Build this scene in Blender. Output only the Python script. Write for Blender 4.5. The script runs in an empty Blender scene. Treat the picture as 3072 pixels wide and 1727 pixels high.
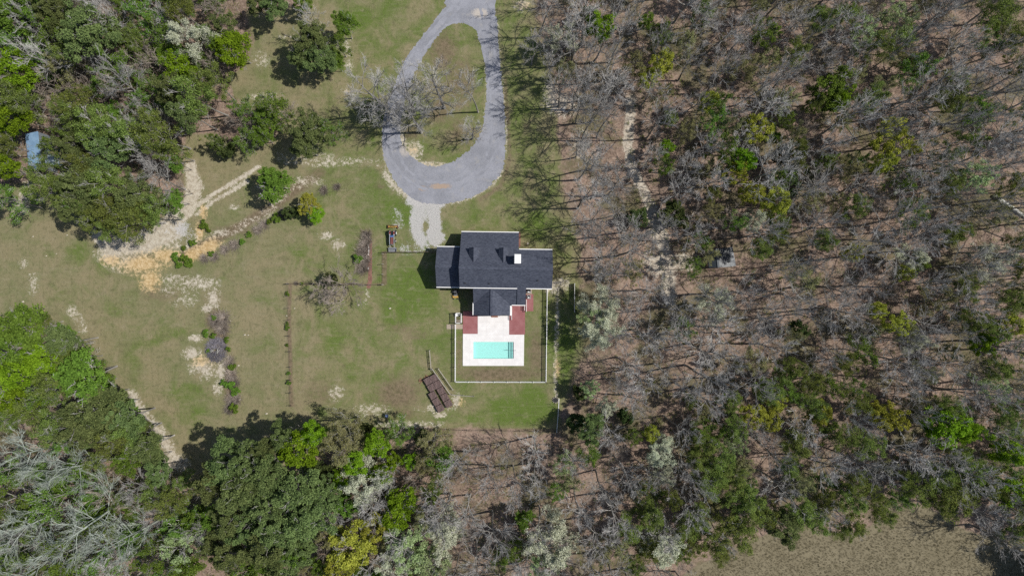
import bpy, math, random
import numpy as np
from mathutils import Vector, Matrix
rng = np.random.default_rng(11)
random.seed(7)
R = math.radians
SC = bpy.context.scene
COL = SC.collection
S, H = 0.07, 119.0            # metres per photo pixel on the ground, flying height

# ------------------------------------------------------------------ camera, light
cam = bpy.data.objects.new('camera', bpy.data.cameras.new('camera')); COL.objects.link(cam)
cam.location = (0, 0, H); cam.rotation_euler = (0, 0, 0)
cam.data.sensor_width = 36; cam.data.lens = 36 * H / (3072 * S); cam.data.clip_end = 6000
SC.camera = cam
SUN_EL, SUN_AZ = 50.0, 5.5    # azimuth: degrees above the +x axis
sd = Vector((math.cos(R(SUN_EL)) * math.cos(R(SUN_AZ)), math.cos(R(SUN_EL)) * math.sin(R(SUN_AZ)), math.sin(R(SUN_EL))))
sun = bpy.data.objects.new('sun', bpy.data.lights.new('sun', 'SUN')); COL.objects.link(sun)
sun.data.energy = 4.7; sun.data.angle = R(0.5); sun.data.color = (1.0, .965, .91)
sun.rotation_euler = sd.to_track_quat('Z', 'Y').to_euler()
wd = bpy.data.worlds.new('World'); SC.world = wd; wd.use_nodes = True
nt = wd.node_tree; nt.nodes.clear()
sky = nt.nodes.new('ShaderNodeTexSky'); sky.sky_type = 'NISHITA'; sky.sun_disc = False
sky.sun_elevation = R(SUN_EL); sky.sun_rotation = R(90 - SUN_AZ)
bg = nt.nodes.new('ShaderNodeBackground'); bg.inputs[1].default_value = .090
wo = nt.nodes.new('ShaderNodeOutputWorld')
nt.links.new(sky.outputs[0], bg.inputs[0]); nt.links.new(bg.outputs[0], wo.inputs[0])
SC.view_settings.view_transform = 'Standard'; SC.view_settings.look = 'None'
SC.view_settings.exposure = 0.0; SC.view_settings.gamma = 1
SC.cycles.max_bounces = 5; SC.cycles.diffuse_bounces = 3; SC.cycles.transparent_max_bounces = 8
SC.cycles.use_denoising = False

def W(u, v, h=0.0):
    k = S * (1 - h / H)
    return ((u - 1536) * k, (863.5 - v) * k)

# ------------------------------------------------------------------ materials
class NT:
    def __init__(s, name):
        s.m = bpy.data.materials.new(name); s.m.use_nodes = True
        s.t = s.m.node_tree; s.n = s.t.nodes; s.n.clear()
        s.out = s.n.new('ShaderNodeOutputMaterial')
    def link(s, a, b): s.t.links.new(a, b)
    def node(s, ty, **kw):
        n = s.n.new(ty)
        for k, v in kw.items(): setattr(n, k, v)
        return n
    def put(s, sock, v):
        if hasattr(v, 'is_output'): s.link(v, sock)
        elif isinstance(v, (tuple, list)) and len(v) == 3 and sock.type == 'RGBA': sock.default_value = (*v, 1)
        else: sock.default_value = v
    def mix(s, f, a, b, mode='MIX'):
        n = s.node('ShaderNodeMix', data_type='RGBA', blend_type=mode)
        s.put(n.inputs[0], f); s.put(n.inputs[6], a); s.put(n.inputs[7], b); return n.outputs[2]
    def math(s, op, a, b=0.0, c=None, clamp=False):
        n = s.node('ShaderNodeMath', operation=op, use_clamp=clamp)
        s.put(n.inputs[0], a); s.put(n.inputs[1], b)
        if c is not None: s.put(n.inputs[2], c)
        return n.outputs[0]
    def coord(s, kind='Object'):
        return s.node('ShaderNodeTexCoord').outputs[kind]
    def mapping(s, vec, scale=(1, 1, 1), rot=(0, 0, 0)):
        n = s.node('ShaderNodeMapping'); s.link(vec, n.inputs[0]); n.inputs[3].default_value = scale; n.inputs[2].default_value = rot
        return n.outputs[0]
    def noise(s, vec, scale, detail=4, rough=.55, dist=0.0):
        n = s.node('ShaderNodeTexNoise'); s.link(vec, n.inputs['Vector'])
        n.inputs['Scale'].default_value = scale; n.inputs['Detail'].default_value = detail
        n.inputs['Roughness'].default_value = rough; n.inputs['Distortion'].default_value = dist
        return n.outputs[0]
    def voro(s, vec, scale, out='Color'):
        n = s.node('ShaderNodeTexVoronoi'); s.link(vec, n.inputs['Vector']); n.inputs['Scale'].default_value = scale
        return n.outputs[out]
    def rng(s, x, a, b, c=0.0, d=1.0, smooth=True):
        n = s.node('ShaderNodeMapRange', interpolation_type='SMOOTHSTEP' if smooth else 'LINEAR')
        s.put(n.inputs[0], x)
        for i, q in enumerate((a, b, c, d)): s.put(n.inputs[i + 1], q)
        return n.outputs[0]
    def bump(s, h, strength=.5, dist=.1):
        n = s.node('ShaderNodeBump'); n.inputs['Strength'].default_value = strength; n.inputs['Distance'].default_value = dist
        s.link(h, n.inputs['Height']); return n.outputs[0]
    def principled(s, col, rough=.8, metal=0.0, normal=None, spec=.3):
        p = s.node('ShaderNodeBsdfPrincipled'); s.put(p.inputs['Base Color'], col)
        s.put(p.inputs['Roughness'], rough); p.inputs['Metallic'].default_value = metal
        p.inputs['Specular IOR Level'].default_value = spec
        if normal is not None: s.link(normal, p.inputs['Normal'])
        s.link(p.outputs[0], s.out.inputs[0]); return p

def plain(name, col, rough=.7, metal=0.0, var=.15, scale=3.0, spec=.3):
    t = NT(name); c = t.coord(); n = t.noise(c, scale, 5)
    n2 = t.noise(c, scale * 9, 3)
    f = t.math('ADD', t.math('MULTIPLY', n, .6), t.math('MULTIPLY', n2, .4))
    k = t.rng(f, .3, .7, 1 - var, 1 + var)
    col2 = t.mix(1.0, col, t.node('ShaderNodeCombineColor').outputs[0], 'MULTIPLY')
    cc = [x for x in t.n if x.bl_idname == 'ShaderNodeCombineColor'][0]
    for i in range(3): t.link(k, cc.inputs[i])
    t.principled(col2, rough, metal, t.bump(n2, .2, .02), spec)
    return t.m

def leafmat(name, dark, light, hue=.0, trans=.3):
    """foliage: each leaf spray has its own tone, each tree its own tint"""
    t = NT(name)
    a = t.node('ShaderNodeAttribute', attribute_name='tone').outputs['Fac']
    oi = t.node('ShaderNodeObjectInfo').outputs['Random']
    c = t.mix(t.rng(a, 0, 1, 0, 1, False), dark, light)
    g = t.rng(oi, 0, 1, .78, 1.22, False)
    cc = t.node('ShaderNodeCombineColor')
    t.link(t.math('MULTIPLY', g, t.rng(oi, 0, 1, 1 + hue, 1 - hue, False)), cc.inputs[0]); t.link(g, cc.inputs[1]); t.link(g, cc.inputs[2])
    c = t.mix(1.0, c, cc.outputs[0], 'MULTIPLY')
    d = t.node('ShaderNodeBsdfDiffuse'); t.link(c, d.inputs[0])
    tr = t.node('ShaderNodeBsdfTranslucent'); t.link(c, tr.inputs[0])
    m = t.node('ShaderNodeMixShader'); m.inputs[0].default_value = trans
    t.link(d.outputs[0], m.inputs[1]); t.link(tr.outputs[0], m.inputs[2]); t.link(m.outputs[0], t.out.inputs[0])
    return t.m

def barkmat(name, a, b):
    t = NT(name); c = t.coord()
    n = t.noise(t.mapping(c, (1, 1, .3)), 1.3, 5); oi = t.node('ShaderNodeObjectInfo').outputs['Random']
    col = t.mix(t.rng(n, .3, .7), a, b)
    g = t.rng(oi, 0, 1, .7, 1.25, False); cc = t.node('ShaderNodeCombineColor')
    for i in range(3): t.link(g, cc.inputs[i])
    t.principled(t.mix(1.0, col, cc.outputs[0], 'MULTIPLY'), .9, 0, None, .15); return t.m

M = {}
M['bark'] = barkmat('bark', (.19, .175, .155), (.32, .305, .28))
M['twig'] = barkmat('twig_grey', (.28, .268, .25), (.45, .435, .415))
M['twig_pale'] = barkmat('twig_pale', (.22, .25, .21), (.36, .39, .34))
M['twig_brown'] = barkmat('twig_brown', (.20, .165, .135), (.36, .31, .265))
M['twig_dark'] = barkmat('twig_dark', (.06, .055, .05), (.12, .11, .10))
M['pine'] = leafmat('pine_needles', (.060, .086, .030), (.185, .232, .080), .12, .2)
M['soft'] = leafmat('olive_pine_needles', (.080, .110, .024), (.225, .280, .070), .12, .3)
M['ever'] = leafmat('evergreen_leaves', (.036, .056, .020), (.095, .125, .040), .15, .2)
M['bright'] = leafmat('young_green_leaves', (.105, .19, .012), (.27, .43, .03), .12, .4)
M['mid'] = leafmat('green_leaves', (.072, .125, .020), (.185, .290, .045), .15, .35)
M['yellow'] = leafmat('yellow_green_catkins', (.21, .22, .028), (.48, .50, .085), .08, .35)
M['olive'] = leafmat('olive_leaf_buds', (.17, .17, .07), (.33, .33, .15), .08, .3)
M['white'] = leafmat('pale_blossom', (.32, .34, .22), (.66, .68, .52), .04, .3)
M['pgreen'] = leafmat('pale_green_leaves', (.20, .27, .10), (.42, .52, .26), .06, .35)
M['roof'] = None
def roofmat():
    t = NT('charcoal_shingles'); c = t.coord()
    v = t.voro(t.mapping(c, (3.2, 7.2, 3)), 1.0); s = t.node('ShaderNodeSeparateColor'); t.link(v, s.inputs[0])
    n = t.noise(c, 9, 4); n3 = t.noise(c, .5, 3)
    f = t.math('ADD', t.math('MULTIPLY', s.outputs[0], .5), t.math('ADD', t.math('MULTIPLY', n, .6), t.math('MULTIPLY', n3, .4)))
    col = t.mix(t.rng(f, .4, 1.1), (.040, .046, .066), (.078, .087, .115))
    t.principled(col, .85, 0, t.bump(f, .5, .02), .3); return t.m
M['roof'] = roofmat()
M['white_paint'] = plain('white_paint', (.78, .77, .74), .5, 0, .06)
M['white_metal'] = plain('white_metal_cap', (.86, .86, .84), .4, 0, .05)
M['vinyl'] = plain('white_vinyl', (.80, .80, .78), .45, 0, .04)
M['brick'] = plain('red_brick', (.26, .13, .09), .9, 0, .25, 4)
M['dark'] = plain('black_parts', (.02, .02, .022), .6, 0, .2)
M['tyre'] = plain('tyre_rubber', (.03, .03, .032), .85, 0, .2)
M['grey_metal'] = plain('grey_metal', (.22, .23, .24), .5, .3, .2)
M['silver'] = plain('worn_silver_paint', (.45, .48, .50), .45, .2, .15)
M['blue'] = plain('blue_paint', (.06, .14, .32), .45, 0, .2)
M['hood'] = plain('faded_red_brown_paint', (.16, .06, .05), .5, 0, .3)
M['yellow_paint'] = plain('yellow_paint', (.42, .26, .06), .5, 0, .2)
M['red_paint'] = plain('red_paint', (.35, .04, .03), .5, 0, .2)
M['wood_grey'] = plain('weathered_wood', (.36, .33, .29), .9, 0, .3, 5)
M['wood_brown'] = plain('brown_wood', (.13, .10, .075), .9, 0, .3, 5)
M['concrete_tan'] = plain('tan_concrete', (.34, .28, .22), .9, 0, .15)
M['log'] = plain('bleached_log', (.50, .49, .44), .9, 0, .3)
M['bluegrey'] = plain('blue_grey_plastic', (.13, .17, .30), .5, 0, .2)
M['stone'] = plain('pale_stone', (.52, .47, .38), .9, 0, .25)
M['wire'] = plain('fence_wire', (.10, .09, .08), .6, .5, .2)
def ribmetal(name, a, b, rough=.4):
    t = NT(name); c = t.coord()
    w = t.node('ShaderNodeTexWave', wave_type='BANDS', bands_direction='Y'); t.link(c, w.inputs[0]); w.inputs['Scale'].default_value = 1.1
    n = t.noise(c, .8, 4)
    col = t.mix(t.rng(n, .3, .7), a, b); col = t.mix(t.math('MULTIPLY', t.rng(w.outputs[1], .75, .95), .25), col, (.05, .07, .1))
    t.principled(col, rough, .0, t.bump(w.outputs[1], .6, .03), .5); return t.m
M['metal_blue'] = ribmetal('blue_ribbed_metal', (.24, .39, .58), (.32, .49, .68))
M['metal_white'] = ribmetal('white_ribbed_metal', (.42, .52, .60), (.58, .66, .72))
M['metal_dark'] = ribmetal('dark_ribbed_metal', (.020, .026, .030), (.040, .046, .052))
M['metal_grey'] = ribmetal('dull_grey_metal', (.13, .15, .17), (.20, .22, .24))
M['metal_slate'] = ribmetal('slate_metal', (.036, .046, .054), (.062, .074, .086))
def patiomat():
    t = NT('pale_patio_concrete'); c = t.coord()
    n = t.noise(c, .8, 6); n2 = t.noise(c, 14, 3)
    col = t.mix(t.rng(n, .35, .7), (.70, .675, .655), (.78, .76, .74)); col = t.mix(t.math('MULTIPLY', n2, .2), col, (.6, .57, .53))
    br = t.node('ShaderNodeTexBrick'); t.link(t.mapping(c, (.28, .28, .28)), br.inputs[0]); br.offset = 0
    br.inputs['Scale'].default_value = 1.0; br.inputs['Mortar Size'].default_value = .008
    col = t.mix(t.math('MULTIPLY', br.outputs['Fac'], .3), col, (.5, .47, .44))
    t.principled(col, .8, 0, None, .3); return t.m
M['patio'] = patiomat()
def redmat():
    t = NT('red_stained_concrete'); c = t.coord(); n = t.noise(c, .7, 5); n2 = t.noise(c, 10, 3)
    col = t.mix(t.rng(n, .3, .7), (.27, .10, .10), (.33, .145, .145)); col = t.mix(t.math('MULTIPLY', n2, .3), col, (.22, .09, .085))
    br = t.node('ShaderNodeTexBrick'); t.link(t.mapping(c, (1, 1, 1)), br.inputs[0])
    br.inputs['Scale'].default_value = .8; br.inputs['Mortar Size'].default_value = .02
    col = t.mix(t.math('MULTIPLY', br.outputs['Fac'], .35), col, (.17, .07, .07))
    t.principled(col, .85); return t.m
M['red'] = redmat()
M['pool'] = plain('turquoise_pool_liner', (.36, .69, .65), .5, 0, .03, .5)
M['pool_step'] = plain('pool_step_edge', (.05, .30, .30), .5, 0, .1)
def watermat():
    t = NT('pool_water'); c = t.coord(); n = t.noise(c, 1.6, 3)
    tr = t.node('ShaderNodeBsdfTransparent'); tr.inputs[0].default_value = (.97, .995, .99, 1)
    g = t.node('ShaderNodeBsdfGlossy'); g.inputs['Roughness'].default_value = .06; t.link(t.bump(n, .25, .05), g.inputs['Normal'])
    f = t.node('ShaderNodeFresnel'); f.inputs[0].default_value = 1.33
    m = t.node('ShaderNodeMixShader'); t.link(f.outputs[0], m.inputs[0]); t.link(tr.outputs[0], m.inputs[1]); t.link(g.outputs[0], m.inputs[2])
    t.link(m.outputs[0], t.out.inputs[0]); return t.m
M['water'] = watermat()

# ------------------------------------------------------------------ mesh builder
class MB:
    def __init__(s): s.v = []; s.f = []; s.n = 0; s.tone = []; s.mi = []; s.cur = 0
    def add(s, v, f, tone=None):
        v = np.asarray(v, float); f = np.asarray(f, int)
        s.v.append(v); s.f.append(f + s.n); s.n += len(v)
        s.tone.append(np.full(len(v), .5) if tone is None else np.asarray(tone, float))
    def box(s, c, d, rz=0.0, tilt=None):
        x, y, z = [q / 2 for q in d]
        v = np.array([(a * x, b * y, e * z) for e in (-1, 1) for b in (-1, 1) for a in (-1, 1)])
        if tilt is not None: v = v @ np.array(tilt.to_3x3()).T
        ca, sa = math.cos(rz), math.sin(rz)
        v = np.stack([v[:, 0] * ca - v[:, 1] * sa, v[:, 0] * sa + v[:, 1] * ca, v[:, 2]], 1) + np.array(c)
        s.add(v, [(0, 2, 3, 1), (4, 5, 7, 6), (0, 1, 5, 4), (2, 6, 7, 3), (0, 4, 6, 2), (1, 3, 7, 5)])
    def beam(s, a, b, w, h):
        a, b = Vector(a), Vector(b); d = b - a
        q = d.to_track_quat('X', 'Z').to_matrix(); l = d.length / 2; c = (a + b) / 2
        v = [tuple(c + q @ Vector((i * l, j * w / 2, k * h / 2))) for k in (-1, 1) for j in (-1, 1) for i in (-1, 1)]
        s.add(v, [(0, 2, 3, 1), (4, 5, 7, 6), (0, 1, 5, 4), (2, 6, 7, 3), (0, 4, 6, 2), (1, 3, 7, 5)])
    def tube(s, pts, rad, n=6, cap=True):
        pts = np.asarray(pts, float); k = len(pts)
        if np.isscalar(rad): rad = np.full(k, rad)
        t = np.gradient(pts, axis=0); t /= np.linalg.norm(t, axis=1)[:, None] + 1e-9
        up = np.array((0, 0, 1.)) if abs(t[0][2]) < .9 else np.array((1., 0, 0))
        a = np.cross(t, up); a /= np.linalg.norm(a, axis=1)[:, None] + 1e-9; b = np.cross(t, a)
        th = np.arange(n) * 2 * math.pi / n
        v = pts[:, None, :] + np.asarray(rad)[:, None, None] * (np.cos(th)[None, :, None] * a[:, None, :] + np.sin(th)[None, :, None] * b[:, None, :])
        v = v.reshape(-1, 3); f = []
        i = np.arange(k - 1)[:, None] * n; j = np.arange(n)[None, :]; j2 = (j + 1) % n
        f = np.stack([i + j, i + j2, i + n + j2, i + n + j], -1).reshape(-1, 4)
        s.add(v, f)
        if cap:
            for e, r in ((0, 1), (k - 1, -1)):
                idx = list(range(e * n, e * n + n))[::r]
                for q in range(1, n - 2 + 1, 2):
                    c4 = (idx[0], idx[q], idx[q + 1], idx[min(q + 2, n - 1)])
                    s.f.append(np.array([c4]) + s.n - len(v))
    def cyl(s, c, r, h, n=20, axis='z', r2=None):
        e = {'x': (1, 0, 0), 'y': (0, 1, 0), 'z': (0, 0, 1)}[axis]; c = np.array(c, float); e = np.array(e, float)
        s.tube([c - e * h / 2, c - e * h * .499, c + e * h * .499, c + e * h / 2], [r * .96, r, r2 or r, (r2 or r) * .96], n)
    def leaves(s, p, size, tone, up=.6, sq=.7):
        n = len(p)
        nr = rng.normal(size=(n, 3)); nr /= np.linalg.norm(nr, axis=1)[:, None]; nr[:, 2] = np.abs(nr[:, 2]) + up
        nr /= np.linalg.norm(nr, axis=1)[:, None]
        a = np.cross(nr, rng.normal(size=(n, 3))); a /= np.linalg.norm(a, axis=1)[:, None]; b = np.cross(nr, a)
        sz = size * rng.uniform(.6, 1.35, n)[:, None] / 2
        v = np.stack([p - a * sz - b * sz * sq * .6, p + a * sz * .3 - b * sz * sq, p + a * sz + b * sz * sq * .4, p - a * sz * .2 + b * sz * sq], 1).reshape(-1, 3)
        s.add(v, np.arange(4 * n).reshape(-1, 4), np.repeat(tone, 4))
    def mesh(s, name, mat, tone=False, smooth=False, mat2=None, nf0=0):
        v = np.concatenate(s.v); f = np.concatenate(s.f)
        me = bpy.data.meshes.new(name)
        me.vertices.add(len(v)); me.vertices.foreach_set('co', v.astype(np.float32).ravel())
        me.loops.add(len(f) * 4); me.loops.foreach_set('vertex_index', f.astype(np.int32).ravel())
        me.polygons.add(len(f)); me.polygons.foreach_set('loop_start', np.arange(0, len(f) * 4, 4, dtype=np.int32))
        me.polygons.foreach_set('loop_total', np.full(len(f), 4, dtype=np.int32))
        me.polygons.foreach_set('use_smooth', np.full(len(f), bool(smooth)))
        if mat2: me.polygons.foreach_set('material_index', np.concatenate([np.zeros(nf0, np.int32), np.ones(len(f) - nf0, np.int32)]))
        me.update(calc_edges=True); me.validate()
        if tone and len(me.vertices) == len(v):
            at = me.attributes.new('tone', 'FLOAT', 'POINT'); at.data.foreach_set('value', np.concatenate(s.tone).astype(np.float32))
        me.materials.append(mat if not isinstance(mat, str) else M[mat])
        if mat2: me.materials.append(M[mat2])
        return me
    def build(s, name, mat, parent=None, **kw):
        o = bpy.data.objects.new(name, s.mesh(name, mat, **kw)); COL.objects.link(o); o.parent = parent; return o

def tag(o, label=None, cat=None, group=None, kind=None):
    if label: o['label'] = label
    if cat: o['category'] = cat
    if group: o['group'] = group
    if kind: o['kind'] = kind
    return o
def empty(name, loc=(0, 0, 0), rz=0.0, **kw):
    o = bpy.data.objects.new(name, None); COL.objects.link(o); o.location = loc; o.rotation_euler = (0, 0, rz); o.empty_display_size = .5
    return tag(o, **kw)
def copy_tree(o, parent=None):
    c = o.copy(); COL.objects.link(c); c.parent = parent
    for ch in list(o.children): copy_tree(ch, c)
    return c

# ------------------------------------------------------------------ ground sheet
gx = np.concatenate([[-2500, -900, -300, -160], np.arange(-118, 118.01, .4), [160, 300, 900, 2500]])
gy = np.concatenate([[-2500, -900, -300, -110], np.arange(-70, 70.01, .4), [110, 300, 900, 2500]])
GX, GY = np.meshgrid(gx, gy); U = GX / S + 1536; V = 863.5 - GY / S
def pip(poly, x=None, y=None):
    x = U if x is None else x; y = V if y is None else y
    r = np.zeros(np.shape(x), bool); n = len(poly); j = n - 1
    for i in range(n):
        xi, yi = poly[i]; xj, yj = poly[j]
        c = ((yi > y) != (yj > y)) & (x < (xj - xi) * (y - yi) / (yj - yi + 1e-9) + xi); r ^= c; j = i
    return r
def segdist(pts, x=None, y=None):
    x = U if x is None else x; y = V if y is None else y
    d = np.full(np.shape(x), 1e9)
    for (ax, ay), (bx, by) in zip(pts[:-1], pts[1:]):
        L = (bx - ax) ** 2 + (by - ay) ** 2 + 1e-9; t = np.clip(((x - ax) * (bx - ax) + (y - ay) * (by - ay)) / L, 0, 1)
        d = np.minimum(d, np.hypot(x - ax - t * (bx - ax), y - ay - t * (by - ay)))
    return d
CH = {k: np.zeros(U.shape) for k in ('sand', 'clay', 'litter', 'lush', 'pale', 'brown', 'meadow', 'red')}
def stroke(ch, pts, w, soft, val=1.0):
    d = segdist(pts) if len(pts) > 1 else np.hypot(U - pts[0][0], V - pts[0][1])
    CH[ch] = np.maximum(CH[ch], val * np.clip((w / 2 + soft - d) / (soft + 1e-6), 0, 1))
def blob(ch, u, v, a, b, val=1.0, rot=0.0, p=1.0):
    c, s_ = math.cos(R(rot)), math.sin(R(rot)); x = (U - u) * c + (V - v) * s_; y = -(U - u) * s_ + (V - v) * c
    CH[ch] = np.maximum(CH[ch], val * np.clip(1.3 - np.sqrt((x / a) ** 2 + (y / b) ** 2), 0, 1) ** p)
def region(ch, poly, soft=20, val=1.0):
    ins = pip(poly); d = segdist(poly + [poly[0]]); sgn = np.where(ins, d, -d)
    CH[ch] = np.maximum(CH[ch], val * np.clip(.5 + sgn / (2 * soft), 0, 1))
P_RIGHT = [(1590, -60), (1600, 60), (1640, 150), (1660, 300), (1680, 450), (1690, 620), (1740, 700), (1730, 800), (1760, 900), (1750, 1050), (1700, 1190), (1672, 1280), (1665, 1291), (1480, 1290), (1290, 1286), (1210, 1296), (1130, 1330), (1000, 1330), (900, 1400), (700, 1480), (620, 1540), (520, 1400), (420, 1330), (300, 1130), (200, 1020), (120, 985), (0, 960), (-90, 940), (-90000, 1000), (-90000, 90000), (90000, 90000), (90000, -90000), (1590, -90000)]
region('litter', P_RIGHT, 48)
P_TL = [(-90000, 600), (-90, 600), (20, 560), (100, 540), (130, 600), (230, 640), (290, 705), (330, 712), (400, 700), (470, 660), (530, 610), (555, 570), (545, 490), (560, 400), (640, 400), (700, 440), (820, 430), (850, 360), (760, 330), (700, 290), (690, 230), (740, 200), (760, 120), (740, 40), (900, 20), (920, -60), (900, -90000), (-90000, -90000)]
region('litter', P_TL, 16)
# sand and soil
for pts, w, so, va in [
    ([(1130, 487), (1040, 484), (940, 492), (860, 482)], 3, 18, .48), ([(1155, 520), (1180, 556), (1250, 610)], 6, 14, .8), ([(775, 500), (700, 548), (640, 582), (590, 618)], 5, 8, .95), ([(740, 545), (700, 570), (650, 597), (590, 642)], 4, 8, .8),
    ([(840, 470), (1000, 478)], 4, 22, .4),
    ([(572, 500), (578, 540), (572, 600), (540, 640), (480, 690), (420, 728), (370, 742), (320, 738), (290, 705)], 20, 18, 1.0),
    ([(585, 560), (565, 625), (500, 690), (430, 725), (340, 738), (330, 770)], 30, 16, 1.0), ([(530, 700), (460, 730), (380, 748)], 26, 18, .85),
    ([(1894, 300), (1887, 380), (1882, 430), (1895, 500), (1925, 560), (1950, 620)], 15, 12, 1.15), ([(1950, 620), (1975, 700), (1990, 740), (2003, 800), (2010, 900)], 18, 20, 1.15),
    ([(1674, 840), (1672, 900), (1671, 980), (1668, 1060), (1665, 1130), (1668, 1190)], 3, 8, .65), ([(1655, 860), (1690, 850)], 20, 20, .7),
    ([(255, 985), (215, 930)], 6, 20, .5), ([(395, 1190), (420, 1240), (480, 1300), (520, 1370), (550, 1395)], 12, 22, .85), ([(60, 620), (95, 560)], 20, 26, .7),
    ([(560, 735), (700, 690), (800, 640), (830, 600), (890, 560)], 6, 18, .4), ([(1040, 130), (1050, 200)], 6, 20, .45)]:
    stroke('sand', pts, w, so, va)
for a in [(640, 895, 26, 34, .8), (618, 925, 14, 14, .95), (587, 1015, 22, 12, .95), (575, 1060, 30, 22, .9), (610, 1100, 45, 40, .8), (660, 1110, 16, 34, .85), (650, 1165, 18, 20, .7), (395, 1192, 26, 14, .95), (470, 1300, 26, 22, .8), (1140, 500, 22, 8, .6), (1240, 455, 30, 34, .75), (1280, 490, 50, 9, .8), (1680, 315, 54, 38, .85), (1655, 280, 30, 44, .6), (1990, 790, 70, 42, 1.0), (2055, 785, 46, 26, .9), (1740, 430, 30, 50, .5), (1300, 1225, 60, 14, .6), (1320, 1245, 22, 8, .9), (1368, 1202, 14, 26, .8), (1570, 12, 34, 26, .7), (1010, 1180, 26, 26, .55), (1110, 1230, 60, 22, .6), (1230, 1272, 120, 12, .6), (980, 705, 26, 14, .75), (1015, 735, 24, 18, .8), (780, 560, 16, 10, .5), (920, 545, 50, 18, .55), (870, 110, 40, 8, .4), (1042, 275, 20, 22, .65), (800, 290, 70, 12, .45), (780, 180, 30, 30, .35), (100, 850, 20, 40, .45), (70, 790, 16, 16, .5), (540, 870, 60, 30, .4), (520, 835, 40, 16, .5), (700, 620, 20, 10, .45), (1100, 890, 14, 30, .35)]:
    blob('sand', *a)
for a in [(430, 790, 80, 36, .9), (450, 840, 34, 40, .85), (500, 770, 60, 30, .8), (340, 780, 40, 20, .7), (625, 740, 50, 24, .95, -20), (590, 760, 60, 20, .95, -20), (600, 690, 18, 34, .95), (610, 640, 12, 30, .8), (610, 1085, 40, 22, .7), (1240, 450, 18, 20, .5), (1385, 1208, 12, 20, .5), (1672, 1100, 10, 40, .6), (1045, 275, 14, 18, .5), (1575, 15, 26, 16, .5), (1290, 493, 40, 6, .5), (960, 240, 12, 14, .4)]:
    blob('clay', *a)
for a in [(545, 690, 30, 30, .8), (540, 700, 60, 26, .5)]: blob('pale', *a)
for a in [(340, 755, 60, 34, .9), (420, 740, 90, 30, 1.0), (480, 715, 70, 34, 1.0), (520, 740, 50, 30, .6), (400, 780, 90, 40, .7), (600, 850, 60, 26, .6), (550, 900, 50, 26, .45)]: blob('sand', *a)
stroke('sand', [(300, 1150), (350, 1210), (400, 1290), (470, 1370), (530, 1400)], 14, 20, .8); stroke('sand', [(190, 1005), (240, 1060)], 8, 20, .6)
for a in [(1690, 330, 12, 10, .9)]: blob('pale', *a)
stroke('pale', [(1255, 625), (1250, 690), (1262, 722)], 26, 14, .85); stroke('pale', [(1300, 612), (1305, 680), (1304, 720)], 28, 12, 1.0); stroke('pale', [(1235, 600), (1320, 608)], 22, 14, 1.0)
stroke('pale', [(1190, 640), (1195, 672)], 10, 18, .55); stroke('pale', [(1215, 745), (1300, 738)], 8, 24, .4)
stroke('pale', [(1272, 640), (1275, 605)], 40, 22, .7)
stroke('sand', [(1147, 418), (1153, 477), (1174, 525), (1198, 561), (1227, 588), (1263, 608), (1323, 614), (1383, 604), (1436, 583), (1478, 553), (1510, 509)], 2, 8, .65); stroke('sand', [(1516, 500), (1519, 453), (1519, 382), (1514, 310), (1508, 239), (1500, 155), (1494, 60)], 1, 6, .4); stroke('sand', [(1200, 390), (1215, 450), (1250, 488), (1295, 501), (1335, 496)], 2, 12, .85); stroke('sand', [(1455, 120), (1461, 268), (1455, 340)], 1, 6, .6); stroke('pale', [(1300, 700), (1312, 712)], 34, 14, .9)
stroke('red', [(1109, 725), (1111, 780), (1110, 835)], 7, 4, 1.0); stroke('red', [(1111, 835), (1106, 860)], 9, 7, .7); stroke('red', [(1557, 700), (1558, 738)], 5, 4, 1.0); stroke('red', [(1097, 730), (1099, 800)], 9, 12, .6)
for a in [(1100, 700, 30, 26, .6), (1090, 770, 34, 70, .8), (1050, 860, 60, 30, .4), (660, 1010, 30, 90, .9), (690, 1150, 22, 90, .9), (645, 960, 40, 44, .8), (1320, 330, 46, 60, .7), (1230, 400, 50, 40, .6), (780, 1010, 10, 10, .2), (1200, 985, 50, 24, .5), (1240, 1000, 60, 30, .45), (1195, 1180, 90, 70, .75), (1210, 1240, 60, 30, .6), (960, 1180, 90, 60, .5), (640, 900, 60, 60, .4), (480, 880, 90, 40, .5), (1340, 560, 10, 10, .1), (1590, 560, 26, 60, .5), (1580, 380, 30, 100, .35), (1250, 1010, 50, 14, .5), (1500, 1122, 180, 30, .85), (1377, 1060, 16, 100, .6), (1608, 1060, 36, 110, .65), (1240, 1180, 46, 50, .45), (1330, 150, 60, 80, .7), (1380, 250, 70, 120, .6), (1380, 400, 60, 70, .6), (900, 420, 60, 60, .4), (1000, 420, 40, 60, .5), (700, 690, 90, 20, .7), (820, 620, 40, 16, .7), (880, 1210, 60, 40, .35), (1160, 1260, 60, 16, .5), (430, 770, 90, 50, .4), (560, 840, 90, 60, .35), (960, 1170, 120, 60, .35), (1140, 560, 30, 12, .5)]:
    blob('brown', *a)
stroke('brown', [(870, 855), (867, 960), (872, 1100), (874, 1215)], 5, 7, .9); stroke('brown', [(860, 851), (1150, 853)], 4, 6, .7); stroke('brown', [(1153, 760), (1153, 850)], 10, 6, .8)
stroke('brown', [(560, 760), (720, 680), (830, 610), (900, 560)], 14, 20, .8); stroke('brown', [(1050, 1285), (1665, 1291)], 4, 8, .8); stroke('brown', [(500, 1410), (430, 1300), (330, 1190), (230, 1020), (120, 975)], 10, 22, .7)
stroke('brown', [(960, 520), (900, 560), (850, 600)], 20, 24, .6); stroke('brown', [(1515, 240), (1530, 480), (1500, 560), (1440, 600)], 5, 12, .6)
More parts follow.
